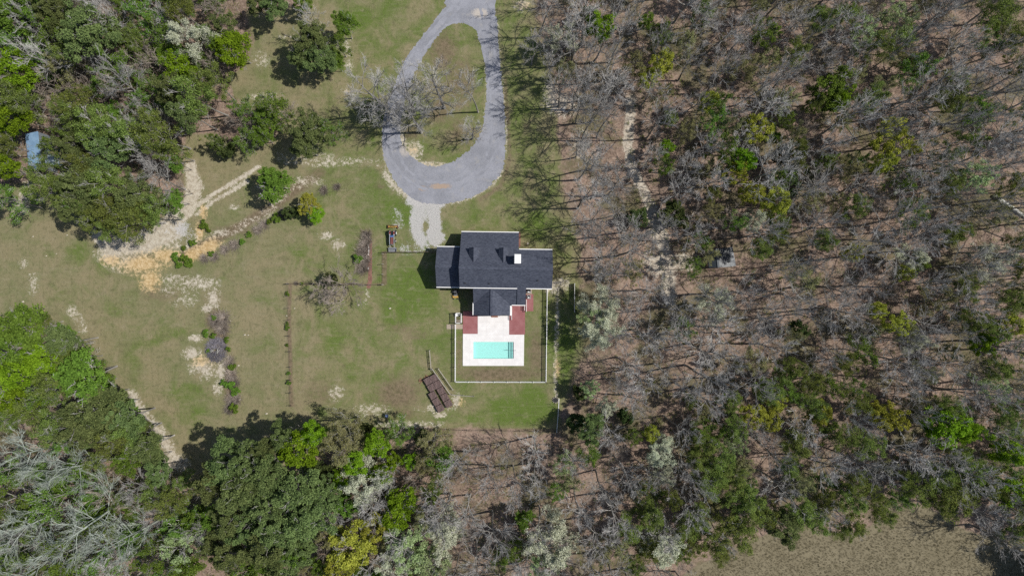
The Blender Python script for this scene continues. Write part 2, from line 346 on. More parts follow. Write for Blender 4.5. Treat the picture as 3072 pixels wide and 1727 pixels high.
for a in [(1240, 900, 90, 80, .85), (1000, 1030, 60, 50, .7), (1560, 1235, 130, 46, .85), (1180, 620, 60, 50, .75), (1160, 700, 30, 120, .55), (1330, 700, 30, 60, .5), (1560, 420, 40, 150, .45), (1590, 660, 80, 60, .6), (1620, 800, 60, 60, .5), (500, 1000, 80, 30, .6, -15), (400, 1080, 60, 30, .4), (340, 930, 40, 30, .5), (560, 1240, 80, 70, .45), (240, 760, 60, 60, .5), (1090, 80, 120, 80, .5), (840, 230, 90, 60, .35), (900, 640, 60, 50, .4), (920, 780, 90, 60, .35), (560, 1200, 90, 60, .4), (1660, 1000, 30, 80, .6), (1620, 1220, 60, 30, .6), (1150, 1210, 40, 22, .5), (1690, 1150, 60, 60, .6), (1720, 1020, 50, 120, .5), (1200, 240, 30, 60, .4), (150, 880, 80, 40, .3), (1080, 1190, 50, 20, .4), (1300, 1040, 40, 60, .35), (1190, 860, 50, 60, .6)]:
    blob('lush', *a)
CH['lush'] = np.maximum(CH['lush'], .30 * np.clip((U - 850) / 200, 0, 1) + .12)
for a in [(1230, 880, 120, 110, .95), (1200, 640, 80, 60, .9), (1560, 1235, 170, 60, 1.0), (1430, 1255, 80, 24, .7), (1590, 1200, 80, 60, .9), (1180, 960, 60, 70, .7), (1600, 680, 60, 60, .8), (1400, 650, 70, 30, .5), (1000, 1000, 50, 60, .6), (1655, 1010, 30, 120, .8), (1700, 1050, 50, 150, .7), (1340, 800, 10, 10, .3), (500, 1010, 120, 22, .65, -18), (560, 1180, 90, 50, .5), (700, 1300, 60, 30, .3), (300, 820, 40, 60, .45), (930, 760, 80, 60, .5), (1080, 60, 130, 90, .6)]: blob('lush', *a)
region('meadow', [(2040, 1727), (2100, 1690), (2180, 1655), (2251, 1620), (2304, 1600), (2411, 1585), (2560, 1600), (2640, 1560), (2685, 1480), (2780, 1520), (2900, 1590), (3072, 1640), (3300, 1700), (3300, 2300), (1900, 2300)], 18)
# hash out masks by large noise so edges wander
def groundmat():
    t = NT('ground_cover'); c = t.coord()
    A = t.node('ShaderNodeAttribute', attribute_name='mask_a'); B = t.node('ShaderNodeAttribute', attribute_name='mask_b')
    sa = t.node('ShaderNodeSeparateColor'); t.link(A.outputs['Color'], sa.inputs[0]); sb = t.node('ShaderNodeSeparateColor'); t.link(B.outputs['Color'], sb.inputs[0])
    sand, clay, litter, lush = sa.outputs[0], sa.outputs[1], sa.outputs[2], A.outputs['Alpha']
    pale, brown, meadow, red = sb.outputs[0], sb.outputs[1], sb.outputs[2], B.outputs['Alpha']
    nb = t.noise(c, .035, 4, .6); nm = t.noise(c, .22, 6, .68, .6); nf = t.noise(c, 1.4, 6, .75); nf2 = t.noise(c, 5.5, 4, .7)
    sp = t.noise(c, .9, 8, .85, .5)
    streak = t.noise(t.mapping(c, (.25, 2.4, 1), (0, 0, R(35))), .8, 4, .6)
    def edge(m, amp, w, noise=None):
        return t.rng(t.math('ADD', m, t.math('MULTIPLY', t.math('SUBTRACT', noise or sp, .5), amp)), .5 - w, .5 + w)
    def soil(m):   # ragged, thinning-out patches of bare soil
        a = t.math('ADD', t.math('MULTIPLY', t.math('SUBTRACT', nm, .5), 2.6), t.math('MULTIPLY', t.math('SUBTRACT', nf, .5), 4.2))
        a = t.math('ADD', a, t.math('MULTIPLY', t.math('SUBTRACT', nf2, .5), 2.8)); gate = t.rng(m, .02, .3)
        return t.math('MULTIPLY', gate, t.rng(t.math('ADD', m, t.math('MULTIPLY', a, t.math('SUBTRACT', 1.15, m))), .28, .80))
    # lawn
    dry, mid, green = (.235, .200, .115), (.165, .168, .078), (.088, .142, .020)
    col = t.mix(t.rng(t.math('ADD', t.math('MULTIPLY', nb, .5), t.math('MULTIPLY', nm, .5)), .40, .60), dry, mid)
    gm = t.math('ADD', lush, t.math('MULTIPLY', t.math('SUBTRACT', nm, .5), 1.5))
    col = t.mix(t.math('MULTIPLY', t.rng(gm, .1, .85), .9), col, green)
    col = t.mix(t.math('MULTIPLY', t.rng(streak, .5, .75), .35), col, (.26, .235, .15))
    stk2 = t.noise(t.mapping(c, (2.2, .16, 1), (0, 0, R(8))), 1.0, 4, .6)
    col = t.mix(t.math('MULTIPLY', t.rng(stk2, .52, .72), .30), col, (.105, .115, .045))
    blotch = t.noise(c, .45, 6, .75, .4)
    col = t.mix(t.math('MULTIPLY', t.rng(blotch, .54, .66), .38), col, (.275, .235, .155))
    col = t.mix(t.math('MULTIPLY', t.rng(blotch, .46, .36), .40), col, (.092, .098, .042))
    col = t.mix(t.math('MULTIPLY', t.rng(nf2, .52, .70), .45), col, (.30, .265, .175))
    col = t.mix(t.math('MULTIPLY', t.rng(nf, .50, .66), .45), col, (.078, .078, .036))
    bw = t.mix(t.rng(nf, .35, .65), (.105, .078, .052), (.225, .165, .115))
    col = t.mix(t.math('MULTIPLY', edge(brown, 1.3, .3), .8), col, bw)
    # leaf litter
    vor = t.voro(c, 3.2); vs = t.node('ShaderNodeSeparateColor'); t.link(vor, vs.inputs[0])
    l1 = t.mix(t.rng(nm, .35, .65), (.190, .136, .104), (.315, .225, .174))
    l1 = t.mix(t.math('MULTIPLY', t.rng(vs.outputs[0], .55, 1.0), .55), l1, (.36, .28, .215))
    l1 = t.mix(t.math('MULTIPLY', t.rng(vs.outputs[1], .55, 1.0), .5), l1, (.10, .07, .054))
    l1 = t.mix(t.math('MULTIPLY', t.rng(nf, .5, .7), .4), l1, (.085, .062, .045))
    ng = t.noise(c, .09, 5, .65); l1 = t.mix(t.math('MULTIPLY', t.rng(ng, .48, .62), .65), l1, t.mix(t.rng(nf, .35, .65), (.060, .066, .026), (.125, .130, .055)))
    l1 = t.mix(t.math('MULTIPLY', t.rng(ng, .44, .32), .45), l1, (.22, .185, .14))
    col = t.mix(edge(litter, 1.3, .16, nm), col, l1)
    # meadow
    mv = t.voro(c, 1.6, 'Distance'); mt = t.mix(t.rng(mv, .15, .55), (.115, .098, .062), (.215, .185, .120))
    mt = t.mix(t.math('MULTIPLY', t.rng(nm, .4, .65), .5), mt, (.135, .115, .070)); mt = t.mix(t.math('MULTIPLY', t.rng(nf, .5, .7), .4), mt, (.085, .07, .045))
    col = t.mix(edge(meadow, .6, .1, nm), col, mt)
    # bare soils
    sc = t.mix(t.rng(nf, .35, .65), (.37, .315, .245), (.60, .545, .45)); sc = t.mix(t.math('MULTIPLY', t.rng(nf2, .5, .7), .4), sc, (.42, .33, .25))
    col = t.mix(t.math('MULTIPLY', soil(sand), .85), col, sc)
    cc = t.mix(t.rng(nf, .35, .65), (.42, .28, .12), (.62, .47, .27)); cc = t.mix(t.math('MULTIPLY', t.rng(nf2, .55, .7), .5), cc, (.30, .20, .12))
    col = t.mix(t.math('MULTIPLY', soil(clay), .9), col, cc)
    pc = t.mix(t.rng(nf2, .3, .7), (.33, .32, .31), (.56, .54, .52)); col = t.mix(t.math('MULTIPLY', soil(pale), .9), col, pc)
    rc = t.mix(t.rng(nf, .3, .7), (.17, .088, .068), (.26, .14, .11)); col = t.mix(edge(red, .5, .12), col, rc)
    hb = t.math('ADD', nf, t.math('MULTIPLY', nf2, .6))
    t.principled(col, .95, 0, t.bump(hb, .7, .18), .1); return t.m
mg = MB()
idx = np.arange(len(gx) * len(gy)).reshape(len(gy), len(gx))
q = np.stack([idx[:-1, :-1], idx[:-1, 1:], idx[1:, 1:], idx[1:, :-1]], -1).reshape(-1, 4)
# leave the pool basin open
PX0, PY0 = W(1420.5, 1074.8); PX1, PY1 = W(1541, 1025)
cxy = np.stack([GX.ravel()[q].mean(1), GY.ravel()[q].mean(1)], 1)
q = q[~((cxy[:, 0] > PX0 - .3) & (cxy[:, 0] < PX1 + .3) & (cxy[:, 1] > PY0 - .3) & (cxy[:, 1] < PY1 + .3))]
mg.add(np.stack([GX.ravel(), GY.ravel(), np.zeros(GX.size)], 1), q)
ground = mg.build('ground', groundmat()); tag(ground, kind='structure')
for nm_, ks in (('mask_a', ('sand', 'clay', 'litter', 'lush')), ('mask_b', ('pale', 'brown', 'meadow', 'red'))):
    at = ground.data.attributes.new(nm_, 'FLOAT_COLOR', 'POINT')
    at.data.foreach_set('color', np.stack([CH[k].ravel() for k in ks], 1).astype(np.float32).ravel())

# ------------------------------------------------------------------ driveway (loop with grass island)
def ragged(pts, step=4.0, amp=1.6, seed=0):
    r = np.random.default_rng(seed); out = []
    n = len(pts)
    for i in range(n):
        p0, p1, p2, p3 = [np.array(pts[(i + k) % n], float) for k in (-1, 0, 1, 2)]
        m = max(2, int(np.hypot(*(p2 - p1)) / step))
        for k in range(m):
            t = k / m
            p = .5 * ((2 * p1) + (-p0 + p2) * t + (2 * p0 - 5 * p1 + 4 * p2 - p3) * t * t + (-p0 + 3 * p1 - 3 * p2 + p3) * t ** 3)
            out.append(tuple(p + r.normal(size=2) * amp * r.choice([.4, 1.0, 1.6])))
    return out
def sheet(name, loops, z, mat, th=0.0):
    from mathutils.geometry import tessellate_polygon
    L = [[Vector((*W(*p), z)) for p in lp] for lp in loops]
    tr = tessellate_polygon(L); vs = [v for l in L for v in l]
    me = bpy.data.meshes.new(name); me.from_pydata([tuple(v) for v in vs], [], [tuple(t) for t in tr]); me.update()
    for p in me.polygons:
        if p.normal.z < 0: p.flip()
    me.materials.append(mat); o = bpy.data.objects.new(name, me); COL.objects.link(o); tag(o, kind='structure'); return o
def gravelmat():
    t = NT('grey_gravel'); c = t.coord(); n = t.noise(c, .16, 5, .6); nf = t.noise(c, 3.0, 6, .75); n2 = t.noise(c, .5, 5, .6)
    v = t.voro(c, 9); s = t.node('ShaderNodeSeparateColor'); t.link(v, s.inputs[0])
    col = t.mix(t.rng(n, .35, .65), (.185, .19, .215), (.27, .275, .31)); col = t.mix(t.math('MULTIPLY', s.outputs[0], .35), col, (.40, .40, .41))
    col = t.mix(t.math('MULTIPLY', t.rng(nf, .5, .68), .5), col, (.15, .15, .165)); col = t.mix(t.math('MULTIPLY', t.rng(n2, .55, .7), .35), col, (.36, .34, .31))
    # rust coloured clay showing through near the bottom of the loop
    ge = t.node('ShaderNodeSeparateXYZ'); t.link(c, ge.inputs[0])
    def spot(u, v_, a, b, amt):
        X, Y = W(u, v_)
        dx = t.math('DIVIDE', t.math('SUBTRACT', ge.outputs[0], X), a * S); dy = t.math('DIVIDE', t.math('SUBTRACT', ge.outputs[1], Y), b * S)
        d = t.math('ADD', t.math('MULTIPLY', dx, dx), t.math('MULTIPLY', dy, dy))
        return t.math('MULTIPLY', t.rng(t.math('ADD', d, t.math('MULTIPLY', t.math('SUBTRACT', nf, .5), 3.0)), 1.3, .1), amt)
    for a in [(1322, 560, 34, 13, .75), (1268, 565, 14, 9, .6)]: col = t.mix(spot(*a), col, (.38, .27, .18))
    for a in [(1215, 450, 20, 22, .6), (1440, 40, 26, 16, .8)]: col = t.mix(spot(*a), col, (.50, .44, .37))
    t.principled(col, .95, 0, t.bump(nf, .6, .06), .15); return t.m
outer = [(1350, -30), (1335, 20), (1323, 36), (1287, 84), (1245, 137), (1213, 185), (1186, 251), (1168, 298), (1150, 358), (1147, 418), (1153, 477), (1174, 525), (1198, 561), (1227, 588), (1263, 606), (1323, 612), (1383, 602), (1436, 581), (1478, 551), (1508, 507), (1516, 453), (1516, 382), (1512, 310), (1505, 239), (1497, 155), (1492, 78), (1485, 20), (1481, -30)]
inner = [(1345, 77), (1372, 71), (1400, 74), (1428, 94), (1445, 150), (1455, 205), (1459, 268), (1455, 334), (1442, 400), (1412, 447), (1371, 477), (1335, 494), (1295, 499), (1258, 486), (1222, 455), (1203, 420), (1204, 360), (1216, 300), (1233, 245), (1265, 180), (1300, 128), (1322, 98)]
sheet('gravel_driveway', [ragged(outer, 4, 1.3, 1), ragged(inner, 4, 1.5, 2)], .012, gravelmat())

def gravel2():
    t = NT('worn_wheel_track_gravel'); c = t.coord(); nf = t.noise(c, 3.0, 6, .75); n = t.noise(c, .3, 5, .6)
    col = t.mix(t.rng(n, .35, .65), (.215, .22, .243), (.29, .295, .325)); col = t.mix(t.math('MULTIPLY', t.rng(nf, .5, .68), .4), col, (.17, .17, .19))
    t.principled(col, .95, 0, t.bump(nf, .5, .05), .15); return t.m
CL = [(1380, 20), (1330, 60), (1290, 110), (1250, 165), (1215, 225), (1195, 290), (1180, 350), (1176, 415), (1187, 470), (1215, 517), (1265, 551), (1325, 558), (1385, 546), (1440, 508), (1475, 455), (1485, 390), (1484, 310), (1480, 230), (1473, 150), (1465, 80), (1450, 15)]
G2 = gravel2()
for sgn in (-1, 1):
    L_, R_ = [], []
    for i, p in enumerate(CL):
        a, b_ = np.array(CL[max(i - 1, 0)], float), np.array(CL[min(i + 1, len(CL) - 1)], float); d = (b_ - a) / np.hypot(*(b_ - a)); nrm = np.array((-d[1], d[0])) * sgn
        L_.append(tuple(np.array(p) + nrm * 7.5)); R_.append(tuple(np.array(p) + nrm * 15))
    sheet('wheel_track', [ragged(L_ + R_[::-1], 5, 1.4, 5 + sgn)], .018, G2)
# ------------------------------------------------------------------ pool, patio
def rect(u0, v0, u1, v1): return [(u0, v0), (u1, v0), (u1, v1), (u0, v1)]
def slab(name, loops, z0, z1, mat):
    """flat slab with vertical edges"""
    from mathutils.geometry import tessellate_polygon
    L = [[Vector((*W(*p), z1)) for p in lp] for lp in loops]; tr = tessellate_polygon(L)
    vs = [tuple(v) for l in L for v in l]; n = len(vs); vs += [(v[0], v[1], z0) for v in vs]; fs = [tuple(t) for t in tr]; o = 0
    for l in L:
        m = len(l)
        for i in range(m): a, b = o + i, o + (i + 1) % m; fs.append((a, b, b + n, a + n))
        o += m
    me = bpy.data.meshes.new(name); me.from_pydata(vs, [], fs); me.update()
    import bmesh
    b = bmesh.new(); b.from_mesh(me); bmesh.ops.recalc_face_normals(b, faces=b.faces); b.to_mesh(me); b.free()
    me.materials.append(M[mat]); ob = bpy.data.objects.new(name, me); COL.objects.link(ob); return ob
pool_rect = rect(1420.5, 1025, 1541, 1074.8)
pt = slab('patio', [[(1389, 1001), (1433.3, 1001), (1433.3, 947), (1527.3, 947), (1527.3, 1003.2), (1572.5, 1003.2), (1571.5, 1096.5), (1388.5, 1096.5)], pool_rect[::-1]], 0.0, .11, 'patio'); tag(pt, kind='structure')
p1 = slab('red_paving', [rect(1388.7, 933, 1433.1, 1000.8)], 0, .10, 'red'); tag(p1, kind='structure')
p2 = slab('red_paving', [[(1527.5, 915), (1575, 915), (1575, 1003), (1527.5, 1003)]], 0, .10, 'red'); tag(p2, kind='structure')
p3 = slab('red_paving', [rect(1576, 882, 1600, 933)], 0, .08, 'red'); tag(p3, kind='structure')
p4 = slab('equipment_path', [rect(1340, 972.5, 1361, 986.5)], 0, .05, 'concrete_tan'); tag(p4, kind='structure')
p4 = slab('equipment_path', [rect(1362, 972.5, 1388.3, 986.5)], 0, .055, 'concrete_tan'); tag(p4, kind='structure')
p5 = slab('utility_pad', [rect(1578, 866, 1596, 881.5)], 0, .06, 'concrete_tan'); tag(p5, kind='structure')
pool = empty('swimming_pool', ((PX0 + PX1) / 2, (PY0 + PY1) / 2, 0), label='rectangular turquoise swimming pool with steps at its right end', cat='pool')
LX, LY = (PX1 - PX0) / 2, (PY1 - PY0) / 2
b = MB(); d = -.74
for x0, x1, y0, y1 in ((-LX - .1, LX + .1, -LY - .1, -LY), (-LX - .1, LX + .1, LY, LY + .1), (-LX - .1, -LX, -LY, LY), (LX, LX + .1, -LY, LY)):
    b.box(((x0 + x1) / 2, (y0 + y1) / 2, (d + .09) / 2), (x1 - x0, y1 - y0, .09 - d))
b.box((0, 0, d - .05), (2 * LX, 2 * LY, .1)); b.build('basin', 'pool', pool)
steps = [(LX - .34, -.11), (LX - .67, -.30), (LX - 1.0, -.50)]
for x, z in steps:
    s = MB(); s.box(((x + x + .33) / 2, 0, (z + d) / 2), (.31, 2 * LY - .01, z - d)); so = s.build('step', 'pool', pool)
w = MB(); w.add([(-LX + .001, -LY + .001, -.06), (LX - .001, -LY + .001, -.06), (LX - .001, LY - .001, -.06), (-LX + .001, LY - .001, -.06)], [(0, 1, 2, 3)]); w.build('water', 'water', pool)
h = MB(); h.tube([(LX + .45, .0, .1), (LX + .45, 0, .8), (LX + .1, 0, .95), (LX - .9, 0, .45), (LX - 1.3, 0, .3), (LX - 1.3, 0, -.9)], .028, 8); h.build('handrail', 'grey_metal', pool)

# ------------------------------------------------------------------ house
HR = R(-.75)
house = empty('house', (0, 0, 0), HR, label='house with dark charcoal shingle roofs, two dormers and a white topped chimney', cat='house')
def quadroof(b, pts, th=.14):
    """pts: 4 corners counter-clockwise seen from above, thickness downwards"""
    v = [tuple(p) for p in pts] + [(p[0], p[1], p[2] - th) for p in pts]
    b.add(v, [(0, 1, 2, 3), (7, 6, 5, 4), (0, 4, 5, 1), (1, 5, 6, 2), (2, 6, 7, 3), (3, 7, 4, 0)])
zr, yr = 7.9, 3.82
sN, sS = .64, .60
zn = lambda y: zr - (y - yr) * sN
zs = lambda y: zr - (yr - y) * sS
b = MB()
quadroof(b, [(-10.5, yr, zr), (8.0, yr, zr), (8.0, 7.72, zn(7.72)), (-10.5, 7.72, zn(7.72))])
quadroof(b, [(-10.5, 7.72, zn(7.72)), (1.25, 7.72, zn(7.72)), (1.25, 11.32, zn(11.32)), (-10.5, 11.32, zn(11.32))])
quadroof(b, [(-10.5, -.02, zs(-.02)), (8.0, -.02, zs(-.02)), (8.0, yr, zr), (-10.5, yr, zr)])
quadroof(b, [(1.05, -3.43, zs(-3.43)), (2.8, -3.43, zs(-3.43)), (2.8, -.02, zs(-.02)), (1.05, -.02, zs(-.02))])
for x0, x1 in ((-10.5, 8.0),):
    b.beam((x0, yr - .14, zr - .03), (x1, yr - .14, zr - .03), .26, .05); b.beam((x0, yr + .14, zr - .035), (x1, yr + .14, zr - .035), .26, .05)
mr = b.build('roof', 'roof', house)
def gutter(par, a, b_):
    g = MB(); g.beam(a, b_, .17, .13); g.build('gutter', 'white_paint', par)
gutter(mr, (-10.5, 11.40, zn(11.32) - .07), (1.25, 11.40, zn(11.32) - .07)); gutter(mr, (1.35, 7.80, zn(7.72) - .07), (8.0, 7.80, zn(7.72) - .07))
gutter(mr, (-10.5, -.10, zs(-.02) - .05), (1.03, -.10, zs(-.02) - .05)); gutter(mr, (2.85, -.10, zs(-.02) - .05), (8.0, -.10, zs(-.02) - .05))

for i, (x, y) in enumerate(((-9.35, .85), (-4.55, .85), (5.1, 1.55))):
    p = MB(); z = zs(y); p.cyl((x, y, z + .18), .07, .45, 10); p.box((x, y, z + .03), (.26, .3, .04), 0); p.build('vent_pipe', 'dark', mr)
# garage wing
b = MB(); gz, gyr, ge = 5.5, 4.1, 3.3; k = (gz - ge) / 4.05
quadroof(b, [(-15.43, .03, ge), (-10.6, .03, ge), (-10.6, gyr, gz), (-15.43, gyr, gz)]); quadroof(b, [(-15.43, gyr, gz), (-10.6, gyr, gz), (-10.6, 8.2, ge), (-15.43, 8.2, ge)])
b.beam((-15.43, gyr - .13, gz - .04), (-10.62, gyr - .13, gz - .04), .25, .05); b.beam((-15.43, gyr + .13, gz - .04), (-10.62, gyr + .13, gz - .04), .25, .05)
gr = b.build('roof', 'roof', house)
gutter(gr, (-15.43, -.05, ge - .05), (-10.6, -.05, ge - .05)); gutter(gr, (-15.43, 8.28, ge - .05), (-10.75, 8.28, ge - .05))
# rear extension: lower slope and a gable facing the pool
b = MB(); off = .16
quadroof(b, [(-7.82, -3.43, zs(-3.43) - off), (1.04, -3.43, zs(-3.43) - off), (1.04, -.2, zs(-.2) - off), (-7.82, -.2, zs(-.2) - off)])
rx, rz_, ez, hw = -4.08, 5.36, 3.42, 3.74
quadroof(b, [(rx - hw, -5.6, ez), (rx, -5.6, rz_), (rx, -.25, rz_), (rx - hw, -.25 - 3.0, ez)][0:4])
quadroof(b, [(rx, -5.6, rz_), (rx + hw, -5.6, ez), (rx + hw, -3.25, ez), (rx, -.25, rz_)])
b.beam((rx - .12, -5.6, rz_ - .03), (rx - .12, -.35, rz_ - .03), .24, .05); b.beam((rx + .12, -5.6, rz_ - .03), (rx + .12, -.35, rz_ - .03), .24, .05)
er = b.build('roof', 'roof', house)
gutter(er, (rx - hw - .07, -5.6, ez - .05), (rx - hw - .07, -3.1, ez - .05)); gutter(er, (.0, -3.51, zs(-3.43) - .09), (2.8, -3.51, zs(-3.43) - .09))
for (x, y, z) in ((-4.55, -1.85, 5.12), (-4.95, -2.75, 4.9)):
    p = MB(); p.cyl((x, y, z + .15), .06, .4, 10); p.build('vent_pipe', 'dark', er)
# walls
b = MB()
def wallbox(x0, x1, y0, y1, z1): b.box(((x0 + x1) / 2, (y0 + y1) / 2, z1 / 2), (x1 - x0, y1 - y0, z1))
wallbox(-10.25, 7.75, .35, 7.3, zs(.35) - .2)
wallbox(-10.2, .95, 7.31, 10.9, zn(10.9) - .2)
wallbox(-15.15, -10.26, .35, 7.9, ge - .05)
wallbox(-7.45, 2.45, -3.0, .34, zs(-3.0) - .4)
wallbox(rx - hw + .35, rx + hw - .35, -5.2, -3.01, ez - .02)
wl = b.build('wall', 'brick', house)
b = MB()
def prismx(x0, x1, ya, yb, yc, za, zb, zc):
    v = []
    for x in (x0, x1): v += [(x, ya, za), (x, yb, zb), (x, yc, zc), (x, yb, za)]
    b.add(v, [(0, 1, 5, 4), (1, 2, 6, 5), (0, 3, 2, 1), (4, 5, 6, 7), (0, 4, 7, 3), (3, 7, 6, 2)])
def flushg():
    global b
    b.build('gable', 'white_paint', house); b = MB()
prismx(-10.30, -10.26, .35, yr, 7.3, 5.2, zr - .3, 5.2); flushg(); prismx(7.76, 7.80, .35, yr, 7.3, 5.2, zr - .3, 5.2); flushg()
prismx(-15.12, -15.0, .35, gyr, 7.9, ge - .05, gz - .2, ge - .05); flushg()
b.add([(rx - hw + .35, -5.18, ez - .05), (rx + hw - .35, -5.18, ez - .05), (rx, -5.18, rz_ - .16), (rx, -5.18, ez - .05), (rx - hw + .35, -5.06, ez - .05), (rx + hw - .35, -5.06, ez - .05), (rx, -5.06, rz_ - .16), (rx, -5.06, ez - .05)], [(0, 3, 1, 2), (4, 6, 5, 7), (0, 2, 6, 4), (2, 1, 5, 6)])
b.build('gable', 'white_paint', house)
# windows and doors
def opening(name, c, w_, h_, axis, mat, pane):
    f = MB()
    for sgn in (-1, 1):
        if axis == 'y': f.box((c[0] + sgn * w_ / 2, c[1], c[2]), (.08, .1, h_ + .08)); f.box((c[0], c[1], c[2] + sgn * h_ / 2), (w_ - .08, .1, .08))
        else: f.box((c[0], c[1] + sgn * w_ / 2, c[2]), (.1, .08, h_ + .08)); f.box((c[0], c[1], c[2] + sgn * h_ / 2), (.1, w_ - .08, .08))
    fo = f.build(name, mat, house); p = MB(); p.box(c, (w_ - .08, .05, h_ - .08) if axis == 'y' else (.05, w_ - .08, h_ - .08)); p.build('pane' if name == 'window' else 'door_leaf', pane, fo)
for x in (-9, -7, -5, -3, -1): opening('window', (x, 10.93, 1.5), .9, 1.3, 'y', 'white_paint', 'dark')
for x in (3, 6): opening('window', (x, 7.33, 4.2), .9, 1.2, 'y', 'white_paint', 'dark'); opening('window', (x, 7.33, 1.5), .9, 1.3, 'y', 'white_paint', 'dark')
for y in (2, 5): opening('window', (-15.18, y, 1.6), .9, 1.1, 'x', 'white_paint', 'dark'); opening('window', (7.78, y, 1.6), .9, 1.2, 'x', 'white_paint', 'dark'); opening('window', (7.78, y, 4.4), .9, 1.1, 'x', 'white_paint', 'dark')
opening('door', (-3.9, -5.23, 1.1), 1.0, 2.05, 'y', 'white_paint', 'white_paint')
for x in (-6.4, -1.9): opening('window', (x, -5.23, 1.5), 1.0, 1.2, 'y', 'white_paint', 'dark')
# dormers
for dx in (-7.67, -1.78):
    dn = empty('dormer', (dx, 0, 0)); dn.parent = house
    b = MB(); yb, zd, ze, w2 = 7.95, 7.25, 6.38, .93
    for sg in (-1, 1):
        e_ = [(0, yb, zd), (sg * w2, yb, ze), (sg * w2, yr + (zr - ze) / sN - .1, ze), (0, yr + (zr - zd) / sN - .1, zd)]
        quadroof(b, e_ if sg < 0 else [e_[0], e_[3], e_[2], e_[1]], .09)
    b.build('dormer_roof', 'roof', dn)
    b = MB()
    b.box((0, 7.1, 5.7), (1.6, 1.5, 1.2)); b.add([(-.8, 7.84, 6.3), (.8, 7.84, 6.3), (0, 7.84, 7.1), (0, 7.84, 6.3), (-.8, 7.7, 6.3), (.8, 7.7, 6.3), (0, 7.7, 7.1), (0, 7.7, 6.3)], [(0, 2, 1, 3), (4, 7, 5, 6), (0, 4, 6, 2), (2, 6, 5, 1)])
    b.build('dormer_wall', 'white_paint', dn)
    b = MB(); b.box((0, 7.86, 5.95), (.75, .06, .8)); b.build('dormer_window', 'dark', dn)
b = MB(); b.box((1.03, 5.67, 6.8), (1.05, 1.55, 4.0)); ch = b.build('chimney', 'white_paint', house)
b = MB(); b.box((1.03, 5.67, 8.85), (1.26, 1.78, .1)); b.box((1.03, 5.67, 8.925), (1.1, 1.6, .045)); b.build('chimney_cap', 'white_metal', ch)
for yy in (5.95, 5.4): b = MB(); b.cyl((1.03, yy, 8.98), .14, .1, 14); b.build('flue', 'white_metal', ch)
b = MB(); b.box((-3.55, -5.62, .22), (1.35, .75, .24)); b.box((-3.55, -6.1, .165), (1.35, .2, .12)); b.build('steps', 'brick', house)
# porch rails over the red paving
for (x, y0, y1) in ((.02, -6.6, -3.9), (3.05, -4.9, -2.4), (2.68, -4.6, -3.6)):
    b = MB(); n = max(2, int(abs(y1 - y0) / 1.1)); b.beam((x, y0, 1.0), (x, y1, 1.0), .09, .06); b.beam((x, y0, .22), (x, y1, .22), .05, .05)
    for i in range(n + 1): yy = y0 + (y1 - y0) * i / n; b.box((x, yy, .57), (.08, .08, .96))
    for i in range(int(abs(y1 - y0) / .14)): b.box((x, y0 + .07 + i * .14, .61), (.03, .03, .74))
    b.build('railing', 'vinyl', house)
b = MB()
x0 = -.3
for yy in (-3.9, -5.2): b.box((x0, yy, 1.6), (.1, .1, 3.2))
b.box((x0 + .12, -4.55, 3.02), (.34, 2.2, .1)); b.build('porch_trim', 'vinyl', house)

# ------------------------------------------------------------------ white picket fence round the pool
def picket_run(root, a, b_, hgt, gap=.17, rail=.1, post_every=2.7, name='panel'):
    a, b_ = Vector((*a, 0)), Vector((*b_, 0)); L = (b_ - a).length; n = max(1, round(L / post_every)); d = (b_ - a) / n
    for i in range(n):
        p, q_ = a + d * i, a + d * (i + 1); m = MB(); u_ = (q_ - p).normalized()
        m.beam(tuple(p + u_ * .07 + Vector((0, 0, hgt - .06))), tuple(q_ - u_ * .07 + Vector((0, 0, hgt - .06))), rail, .07)
        m.beam(tuple(p + u_ * .07 + Vector((0, 0, .14))), tuple(q_ - u_ * .07 + Vector((0, 0, .14))), .06, .08)
        k = int((q_ - p).length / gap)
        for j in range(1, k): c = p + (q_ - p) * j / k; m.box((c.x, c.y, hgt / 2 + .03), (.075, .045, hgt - .26), math.atan2(u_.y, u_.x))
        m.build(name, 'vinyl', root)
    for i in range(n + 1):
        c = a + d * i; m = MB(); m.box((c.x, c.y, (hgt + .08) / 2), (.12, .12, hgt + .08)); m.box((c.x, c.y, hgt + .1), (.16, .16, .04)); m.build('post', 'vinyl', root)
pf = empty('picket_fence', (0, 0, 0), label='white vinyl picket fence around the pool yard', cat='fence')
A_, B_, C_, D_ = W(1367.5, 973), W(1366.8, 1143), W(1637.5, 1143.5), W(1641, 866)
picket_run(pf, A_, B_, 1.2); picket_run(pf, B_, C_, 1.2); picket_run(pf, C_, W(1638.8, 1032), 1.2); picket_run(pf, W(1639.2, 1014), D_, 1.2)
gt = empty('gate', (0, 0, 0)); gt.parent = pf
m = MB(); a = Vector((*W(1638.8, 1031), 0)); b_ = Vector((*W(1639.2, 1015), 0))
m.beam(tuple(a + Vector((0, 0, 1.2))), tuple(b_ + Vector((0, 0, 1.2))), .09, .08); m.beam(tuple(a + Vector((0, 0, .15))), tuple(b_ + Vector((0, 0, .15))), .06, .08)
for j in range(14): c = a + (b_ - a) * j / 13; m.box((c.x, c.y, .67), (.06, .06, 1.0))
m.build('gate_panel', 'vinyl', gt)
